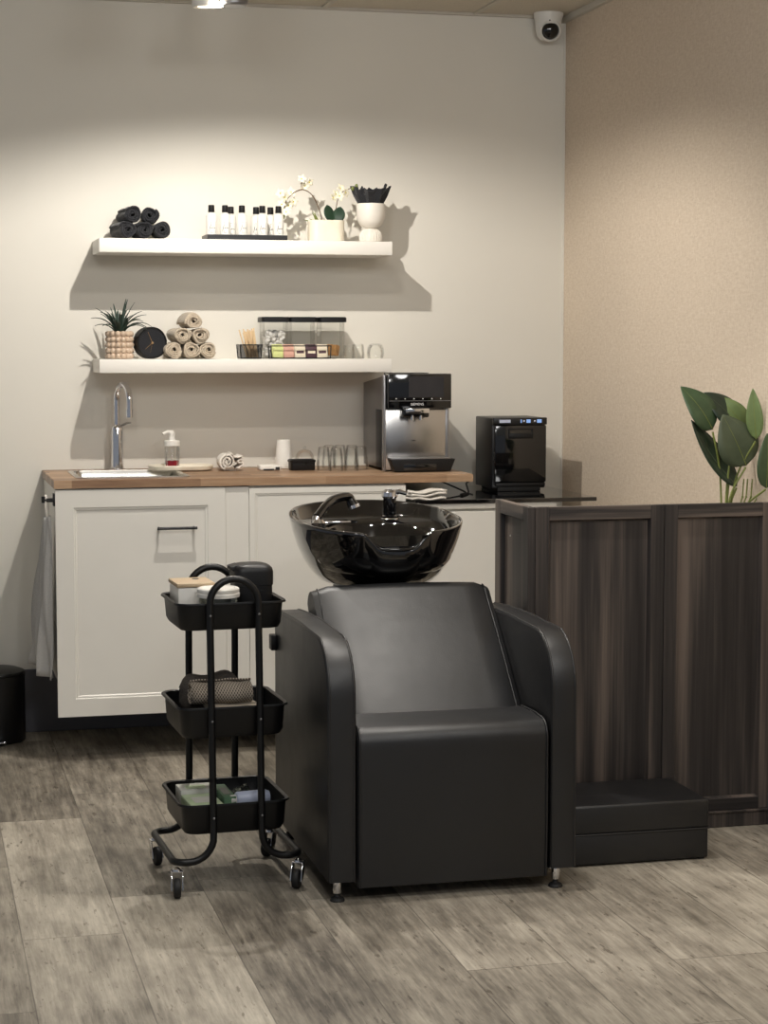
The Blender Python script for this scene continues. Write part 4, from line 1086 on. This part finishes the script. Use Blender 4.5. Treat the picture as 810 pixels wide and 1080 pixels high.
# ---------------------------------------------------------------- plant behind the screen, standing on its inner shelf
PB = Vector((2.452, -1.83, .722))
t = thing('leafy_plant', 'green plant with big oval leaves rising behind the dark desk', 'plant', tuple(PB))
b = BM(); lathe(b, [(0, 0), (.045, 0), (.05, .004), (.060, .11), (.062, .125), (.056, .125), (.054, .105), (0, .1)], PB+Vector((0, 0, .001)), 28); obj('pot', b, 'white_ceramic', t)
b = BM(); lathe(b, [(0, .112), (.03, .110), (.054, .104)], PB, 20); obj('soil', b, 'twig', t)
def oval(s): return (sin(pi*min(1, s)**.72))**.8 if 0 < s < 1 else 0
lv = [  # tip, base, width, material, normal, stem
    ((717.7, 407.6, -1.80), (751.5, 453, -1.81), .104, 'leaf_green', (.3, -1, .25), .12, .08),
    ((742.6, 414, -1.785), (779, 449, -1.79), .094, 'leaf_dark', (.1, -1, .5), .1, .05),
    ((756, 418, -1.775), (786, 452, -1.78), .076, 'leaf_light', (-.2, -1, .2), .1, .12),
    ((762, 437, -1.85), (787, 491, -1.855), .136, 'leaf_olive', (.1, -1, -.15), .08, .04),
    ((729, 443, -1.82), (777, 513, -1.83), .098, 'leaf_dark', (.5, -1, .5), .25, -.05),
    ((794, 409.5, -1.87), (797.5, 463, -1.87), .052, 'leaf_light', (-.5, -1, .1), .3, .03),
    ((809, 457, -1.97), (808, 515, -1.968), .085, 'leaf_green', (.2, -1, .1), .15, .03),
]
for tip, base, w, m, nn, fo, be in lv:
    tp_, bs_ = at(*tip), at(*base)
    b = BM(); leafmesh(b, bs_, tp_, w, nn, fo, be, 14, oval); o = obj('leaf', b, m, t, smooth=80); solid(o, .0016)
    b = BM(); ax_ = tp_-bs_; nv = Vector(nn).normalized(); sd_ = ax_.normalized().cross(nv).normalized(); up_ = sd_.cross(ax_.normalized())
    tube(b, [bs_+ax_*s+up_*(be*ax_.length*sin(pi*s)+.0008) for s in [i/8*.96 for i in range(9)]], [.0016*(1-.8*i/8) for i in range(9)], 6)
    obj('midrib', b, 'stem_green' if m != 'leaf_dark' else 'leaf_olive', o)
    b = BM(); s0 = PB+Vector((random.uniform(-.015, .015), random.uniform(-.015, .015), .10))
    tube(b, smoothpts([s0, Vector((s0.x+.25*(bs_.x-s0.x), s0.y+.25*(bs_.y-s0.y), s0.z+.62*(bs_.z-s0.z))), bs_+(s0-bs_)*.02]), .0032, 7); obj('stem', b, 'stem_green', t)
b = BM()
rn = random.Random(3)
for px in (783, 787, 792, 799, 803): 
    p = at(px, 524, -1.84); sphere(b, p, .004, 8, 6); sphere(b, at(px+1, 510, -1.84), .003, 8, 6)
    tube(b, [PB+Vector((0, 0, .1)), p, at(px+1.5, 505, -1.84)], .0022, 6)
obj('shoot', b, 'stem_green', t)

# ================================================================ TROLLEY
TC = Vector((.831, -2.140, 0)); TR = radians(2.5)
t = thing('utility_trolley', 'black three-tier metal trolley on castors beside the wash chair', 'trolley', tuple(TC), TR)
HW, HY, RT, SK = .066, .150, .0098, .090
YN, YFAR, XS = -.186, .170, .172
def ylean(z, sgn):
    top, bot = (-.150, YN) if sgn < 0 else (.150, YFAR)
    return top+(bot-top)*max(0, min(1, (.84-z)/.75))
def frame_side(sgn):
    """arch across one end (near or far)"""
    pts = [(-HW, .30), (-HW, .775)] + [(HW*cos(a), .775+HW*sin(a)) for a in [pi-pi*i/14 for i in range(1, 14)]] + [(HW, .775), (HW, .30)]
    b = BM(); tube(b, [(x, ylean(z, sgn), z) for x, z in pts], RT, 12); return b
obj('arch_handle', frame_side(-1), 'black_powdercoat', t, world=False, smooth=80)
obj('arch_handle', frame_side(1), 'black_powdercoat', t, world=False, smooth=80)
for sx_ in (-1, 1):
    rb_, rc = .066, .035
    pts = [(sx_*HW, ylean(.31, -1), .31), (sx_*HW, ylean(.165, -1), .165)]
    pts += [(sx_*(HW+rb_-rb_*cos(a)), YN, SK+rb_-rb_*sin(a)) for a in [pi/2*i/8 for i in range(1, 9)]]
    pts += [(sx_*(XS-rc+rc*sin(a)), YN+rc-rc*cos(a), SK) for a in [pi/2*i/6 for i in range(0, 7)]]
    pts += [(sx_*(XS-rc+rc*cos(a)), YFAR-rc+rc*sin(a), SK) for a in [pi/2*i/6 for i in range(0, 7)]]
    pts += [(sx_*(HW+rb_-rb_*sin(a)), YFAR, SK+rb_-rb_*cos(a)) for a in [pi/2*i/8 for i in range(0, 9)]]
    pts += [(sx_*HW, ylean(.31, 1), .31)]
    out = [pts[0]]
    for p in pts[1:]:
        if (Vector(p)-Vector(out[-1])).length > .002: out.append(p)
    b = BM(); tube(b, out, RT, 12); obj('skid_tube', b, 'black_powdercoat', t, world=False, smooth=80)
TW = .150
for zb, zt_, TD, cy_ in ((.702, .775, .136, 0), (.414, .497, .148, -.006), (.156, .237, .156, -.010)):
    b = BM(); h = zt_-zb; rr_c = .035
    loft(b, [(rrect(TW-.022, TD-.018, .03), .003), (rrect(TW-.016, TD-.012, .034), .0), (rrect(TW-.010, TD-.006, .036), .012), (rrect(TW-.005, TD-.002, .038), h-.003), (rrect(TW+.003, TD+.003, .042), h), (rrect(TW+.004, TD+.0035, .042), h-.004), (rrect(TW+.002, TD+.002, .042), h+.0015), (rrect(TW-.007, TD-.004, .036), h-.001), (rrect(TW-.012, TD-.008, .034), .012), (rrect(TW-.020, TD-.016, .03), .0045)], (0, cy_, zb), True, True)
    tr_ = obj('tray', b, 'black_powdercoat', t, world=False, smooth=50)
    b = BM()
    for sx_ in (-1, 1):
        for sy_ in (-1, 1): sphere(b, (sx_*HW, ylean(zb+h*.6, sy_)+sy_*RT*.9, zb+h*.6), .0035, 8, 6)
    obj('screws', b, 'grey_metal', tr_, world=False)
rn = random.Random(8)
for i, (sx_, sy_) in enumerate(((-1, -1), (1, -1), (1, 1), (-1, 1))):
    ang = (-.15, -.5, -.7, .1)[i]; c = Vector((sx_*(XS-.006), (YN+.004 if sy_ < 0 else YFAR-.012), 0)); M = Matrix.Rotation(ang, 3, 'Z')
    b = BM()
    for s in (-1, 1):
        vs = box(b, s*.0145-.0015, s*.0145+.0015, -.012, .016, .022, .068, .001)
        for v in vs:
            v.co = v.co+Vector((0, -.018*max(0, (.068-v.co.z))/.046, 0))
    vs = box(b, -.016, .016, -.012, .016, .0665, .070, .001); lathe(b, [(0, .07), (.012, .07), (.011, .074), (.006, .078), (0, .08)], (0, 0, 0), 14)
    bmesh.ops.transform(b, matrix=Matrix.Translation(c) @ M.to_4x4(), verts=b.verts[:])
    cs = obj('castor', b, 'chrome', t, world=False)
    b = BM(); Mw = Matrix.Rotation(pi/2, 3, 'Y'); lathe(b, [(0, -.009), (.018, -.010), (.024, -.009), (.0265, -.005), (.0265, .005), (.024, .009), (.018, .010), (0, .009)], (0, -.018, .0267), 28, Mw)
    bmesh.ops.transform(b, matrix=Matrix.Translation(c) @ M.to_4x4(), verts=b.verts[:]); obj('wheel', b, 'rubber', cs, world=False)
Tm = Matrix.Translation(TC) @ Matrix.Rotation(TR, 4, 'Z')
def tl(x, y, z): return tuple(Tm @ Vector((x, y, z)))
# --- top tray: box with wooden lid, tub, black canister
t = thing('storage_box', 'white box with a pale wooden lid in the trolley top tray', 'box', tl(-.076, .050, .7068), TR)
b = BM(); box(b, -.050, .050, -.066, .066, 0, .098, .004); obj('body', b, 'white_plastic', t, world=False)
b = BM(); box(b, -.053, .053, -.069, .069, .0985, .110, .003); ld = obj('lid', b, 'light_wood', t, world=False)
b = BM(); lathe(b, [(0, 0), (.010, 0), (.009, .001), (0, .001)], (.016, .03, .1101), 16); obj('finger_hole', b, 'ink', ld, world=False)
t = thing('plastic_tub', 'round white plastic tub with a lid in the trolley top tray', 'tub', tl(-.026, -.070, .7068), TR)
b = BM(); lathe(b, [(0, 0), (.046, 0), (.048, .003), (.052, .078), (.0, .078)], n=40); obj('body', b, 'soft_plastic', t, world=False)
b = BM(); lathe(b, [(0, .005), (.044, .005), (.047, .05), (0, .05)], n=32); obj('filling', b, 'paper', t, world=False)
b = BM(); lathe(b, [(.05, .0785), (.0575, .0785), (.058, .082), (.058, .088), (.0555, .091), (.057, .093), (.057, .100), (.054, .103), (.046, .1035), (.044, .1015), (0, .1015)], n=44); obj('lid', b, 'white_plastic', t, world=False)
t = thing('black_canister', 'tall black canister with a rounded lid in the trolley top tray', 'canister', tl(.083, .012, .7068), TR)
b = BM(); loft(b, [(rrect(.046, .048, .02), 0), (rrect(.050, .051, .022), .004), (rrect(.052, .053, .022), .100)], (0, 0, 0), True, True); obj('body', b, 'black_plastic', t, world=False)
b = BM(); loft(b, [(rrect(.054, .054, .023), .101), (rrect(.0545, .0545, .023), .136), (rrect(.052, .053, .024), .147), (rrect(.046, .048, .024), .1535), (rrect(.034, .038, .022), .157)], (0, 0, 0), True, True)
prism(b, [(-.062, .143), (-.046, .132), (-.030, .152), (-.040, .157), (-.062, .151)], 'y', -.030, .030, .003)
obj('lid', b, 'black_plastic', t, world=False)
b = BM(); box(b, -.006, .022, -.0536, -.0525, .085, .0875); obj('embossed_line', b, 'black_gloss', t, world=False, smooth=0)
# --- middle tray: towels
def fold_stack(name, x0, x1, y0, y1, z0, n, th, m, seed):
    b = BM(); rn_ = random.Random(seed)
    for i in range(n):
        rows = []; z = z0+th*.5+i*th*1.06
        for a in range(15):
            s = a/14; row = []
            for c in range(8):
                r = c/7; row.append(b.verts.new((x0+(x1-x0)*s+rn_.uniform(-.002, .002), y0+(y1-y0)*r, z+.0022*sin(s*8+i*2+seed)+.0015*sin(r*6+i))))
            rows.append(row)
        for p, q in zip(rows, rows[1:]):
            for c in range(7): b.faces.new((p[c], p[c+1], q[c+1], q[c]))
    # rounded fold along the front edge
    tube(b, [(x0+(x1-x0)*k/10, y0+.001, z0+th*.5+n*th*.5+.001*sin(k)) for k in range(11)], th*n*.46, 10)
    o = obj(name, b, m, None, smooth=80); solid(o, th*.86); return o
zm = .4215
o = fold_stack('folded_towel', -.055, .085, -.085, .0, 0, 4, .0145, 'beige_terry', 2); o.location = tl(0, 0, zm+.002); o.rotation_euler.z = TR
tag(o, 'light folded towel lowest in the trolley middle tray', 'towel')
b = BM(); N = 40; rows = []
uvs = {}
uvl = b.loops.layers.uv.new('UVMap')
Lw, Rw = .165, .038
for j in range(17):
    x = -Lw/2+Lw*j/16; row = []
    for i in range(N+1):
        a = i/N*2.2*2*pi; r = .010+(Rw-.012)*(i/N)**.7
        row.append(b.verts.new((x+.003*sin(i*.5), r*cos(a)*1.1, r*sin(a)*.92+.0015*sin(j*.8+i*.3))))
        uvs[row[-1]] = (j/16*21, i/N*34)
    rows.append(row)
for p, q in zip(rows, rows[1:]):
    for i in range(N):
        f = b.faces.new((p[i], p[i+1], q[i+1], q[i]))
        for lp in f.loops: lp[uvl].uv = uvs[lp.vert]
o = obj('waffle_towel', b, 'waffle_weave', None, smooth=80); solid(o, .004); o.location = tl(-.022, -.070, zm+.063+.040); o.rotation_euler = (0, 0, TR-.06)
tag(o, 'rolled brown waffle towel lying on top in the trolley middle tray', 'towel')
b = BM(); rows = []
for j in range(17):
    x = -.095+.19*j/16; row = []
    for i in range(22):
        a = i/21*2*pi; wob = (1+.14*sin(j*.9+i*.6)+.10*sin(j*.37+2))*(max(.02, 1-abs(j/8-1)**5))**.5
        row.append(b.verts.new((x*.92+.006*sin(i*.9), .045*cos(a)*wob, .066+.064*sin(a)*(1+.10*sin(j*.55+1))*(max(.15, 1-abs(j/8-1)**5))**.5 )))
    rows.append(row)
for p, q in zip(rows, rows[1:]):
    for i in range(21): b.faces.new((p[i], p[i+1], q[i+1], q[i]))
b.faces.new(rows[0][:21]); b.faces.new(rows[-1][:21][::-1])
o = obj('crumpled_towel', b, 'charcoal_cloth', None, smooth=80); o.location = tl(-.022, .052, zm+.006); o.rotation_euler.z = TR+.05
tag(o, 'crumpled dark grey towel at the back of the trolley middle tray', 'towel')
# --- bottom tray
zb_ = .1675
def carton(name, w, d, h, x, y, rz, m, label, cat, band=None, z=zb_, rx=0):
    t_ = thing(name, label, cat, tl(x, y, z), TR+rz)
    b = BM(); box(b, -w/2, w/2, -d/2, d/2, 0, h, .0015); obj('carton', b, m, t_, world=False)
    b = BM(); box(b, -w*.38, w*.38, -d/2-.0006, -d/2+.0002, h*.25, h*.7); box(b, -w*.3, w*.3, -d*.3, d*.2, h-.0002, h+.0005); obj('printed_patch', b, band, t_, world=False, smooth=0)
    return t_
carton('mint_box', .088, .13, .062, -.074, -.062, .03, 'mint_card', 'pale green carton at the front left of the trolley bottom tray', 'box', 'pale_card')
carton('pale_box', .095, .085, .070, -.070, .058, .0, 'pale_card', 'pale cream carton behind the green one in the trolley bottom tray', 'box', 'mint_card')
carton('green_box', .034, .16, .066, .002, .005, .0, 'green_card', 'dark green narrow carton in the middle of the trolley bottom tray', 'box', 'leaf_dark')
t = thing('clear_bag', 'crumpled clear plastic bag in the trolley bottom tray', 'bag', tl(.062, .04, zb_))
b = BM(); o_ = bmesh.ops.create_icosphere(b, subdivisions=3, radius=.035)['verts']; rn = random.Random(21)
for v in o_: v.co *= 1+.12*sin(v.co.x*190)+.10*sin(v.co.y*170+1)+.1*sin(v.co.z*200); v.co.z = v.co.z*.9+.034; v.co.z = max(v.co.z, .0008)
obj('film', b, 'soft_plastic', t, world=False, smooth=20)
b = BM(); loft(b, [(rrect(.03, .02, .01), .001), (rrect(.03, .02, .01), .02)], (0, 0, 0), True, True); obj('contents', b, 'pale_card', t, world=False)
t = thing('white_tube', 'pale bluish white bottle lying at the right of the trolley bottom tray', 'bottle', tl(.070, -.058, zb_+.0555), TR+.1)
b = BM(); Mz = Matrix.Rotation(pi/2, 3, 'Y'); lathe(b, [(0, -.05), (.018, -.05), (.0205, -.046), (.0205, .035), (.016, .045), (0, .046)], (0, 0, 0), 24, Mz, 1, .9); obj('body', b, 'blue_white_plastic', t, world=False)
b = BM(); lathe(b, [(0, -.066), (.011, -.066), (.0125, -.064), (.0125, -.0505), (0, -.0505)], (0, 0, 0), 20, Mz); obj('cap', b, 'white_plastic', t, world=False)
for i, (x, y, rz, m, lab) in enumerate(((.078, -.065, .3, 'paper', 'white paper sachet under the pale bottle in the trolley bottom tray'), (.055, -.050, -.2, 'black_satin', 'small black sachet under the pale bottle in the trolley bottom tray'))):
    b = BM(); box(b, -.032, .032, -.022, .022, 0, .017, .004); o = obj('sachet', b, m, None); o.location = tl(x, y, zb_+.0003+i*.0175); o.rotation_euler.z = TR+rz; tag(o, lab, 'sachet')

# ================================================================ LIGHT
def spot(name, loc, target, energy, size, blend, rad, col):
    l = bpy.data.lights.new(name, 'SPOT'); l.energy = energy; l.spot_size = radians(size); l.spot_blend = blend; l.shadow_soft_size = rad; l.color = col
    o = bpy.data.objects.new(name, l); COL.objects.link(o); o.location = loc
    o.rotation_euler = (Vector(target)-Vector(loc)).to_track_quat('-Z', 'Y').to_euler(); return o
WARM = (1, .945, .87)
spot('spot_lamp', (.995, -1.165, 2.515), (1.2, -1.0, .0), 54, 156, .34, .012, WARM)
spot('spot_lamp', (1.17, -1.75, 2.60), (1.3, -1.2, .0), 16, 130, .6, .03, WARM)
spot('spot_lamp', (1.55, -2.38, 2.60), (1.5, -2.3, .0), 46, 100, .6, .03, WARM)
NEUT = (1, .99, .97)
spot('fill_spot', (.2, -4.0, 2.68), (.9, 0, 1.0), 44, 150, .7, .3, NEUT)  # these unseen spots are added fill to brighten the back wall
spot('fill_spot', (1.9, -4.3, 2.68), (1.6, 0, 1.0), 44, 150, .7, .3, NEUT)
spot('fill_spot', (.9, -6.2, 2.68), (1.1, 0, .9), 60, 150, .7, .15, NEUT)
def area(name, loc, target, energy, sx, sy, col):
    l = bpy.data.lights.new(name, 'AREA'); l.shape = 'RECTANGLE'; l.size = sx; l.size_y = sy; l.energy = energy; l.color = col
    o = bpy.data.objects.new(name, l); COL.objects.link(o); o.location = loc
    o.rotation_euler = (Vector(target)-Vector(loc)).to_track_quat('-Z', 'Y').to_euler(); return o
area('window_light', (7.0, -9.2, 1.7), (.6, 0, 1.2), 260, 3.0, 2.2, (.84, .91, 1))
W = bpy.data.worlds.new('World'); SC.world = W; W.use_nodes = True
wn = W.node_tree.nodes; bg = wn.get('Background') or wn.new('ShaderNodeBackground')
bg.inputs['Color'].default_value = (.86, .91, 1, 1); bg.inputs['Strength'].default_value = .17

SC.cycles.transparent_max_bounces = 40
# ================================================================ CAMERA
cam = bpy.data.cameras.new('Camera'); co = bpy.data.objects.new('Camera', cam); COL.objects.link(co)
cam.sensor_fit = 'VERTICAL'; cam.sensor_height = 36; cam.lens = FPX/1080*36
co.location = (0, -CD, CH)
co.matrix_world = Matrix.Translation((0, -CD, CH)) @ Matrix((_r, _u, -_f)).transposed().to_4x4()
cam.clip_start = .05; SC.camera = co
vs = SC.view_settings; vs.view_transform = 'Standard'; vs.look = 'None'; vs.exposure = .55; vs.gamma = 1; vs.use_curve_mapping = False
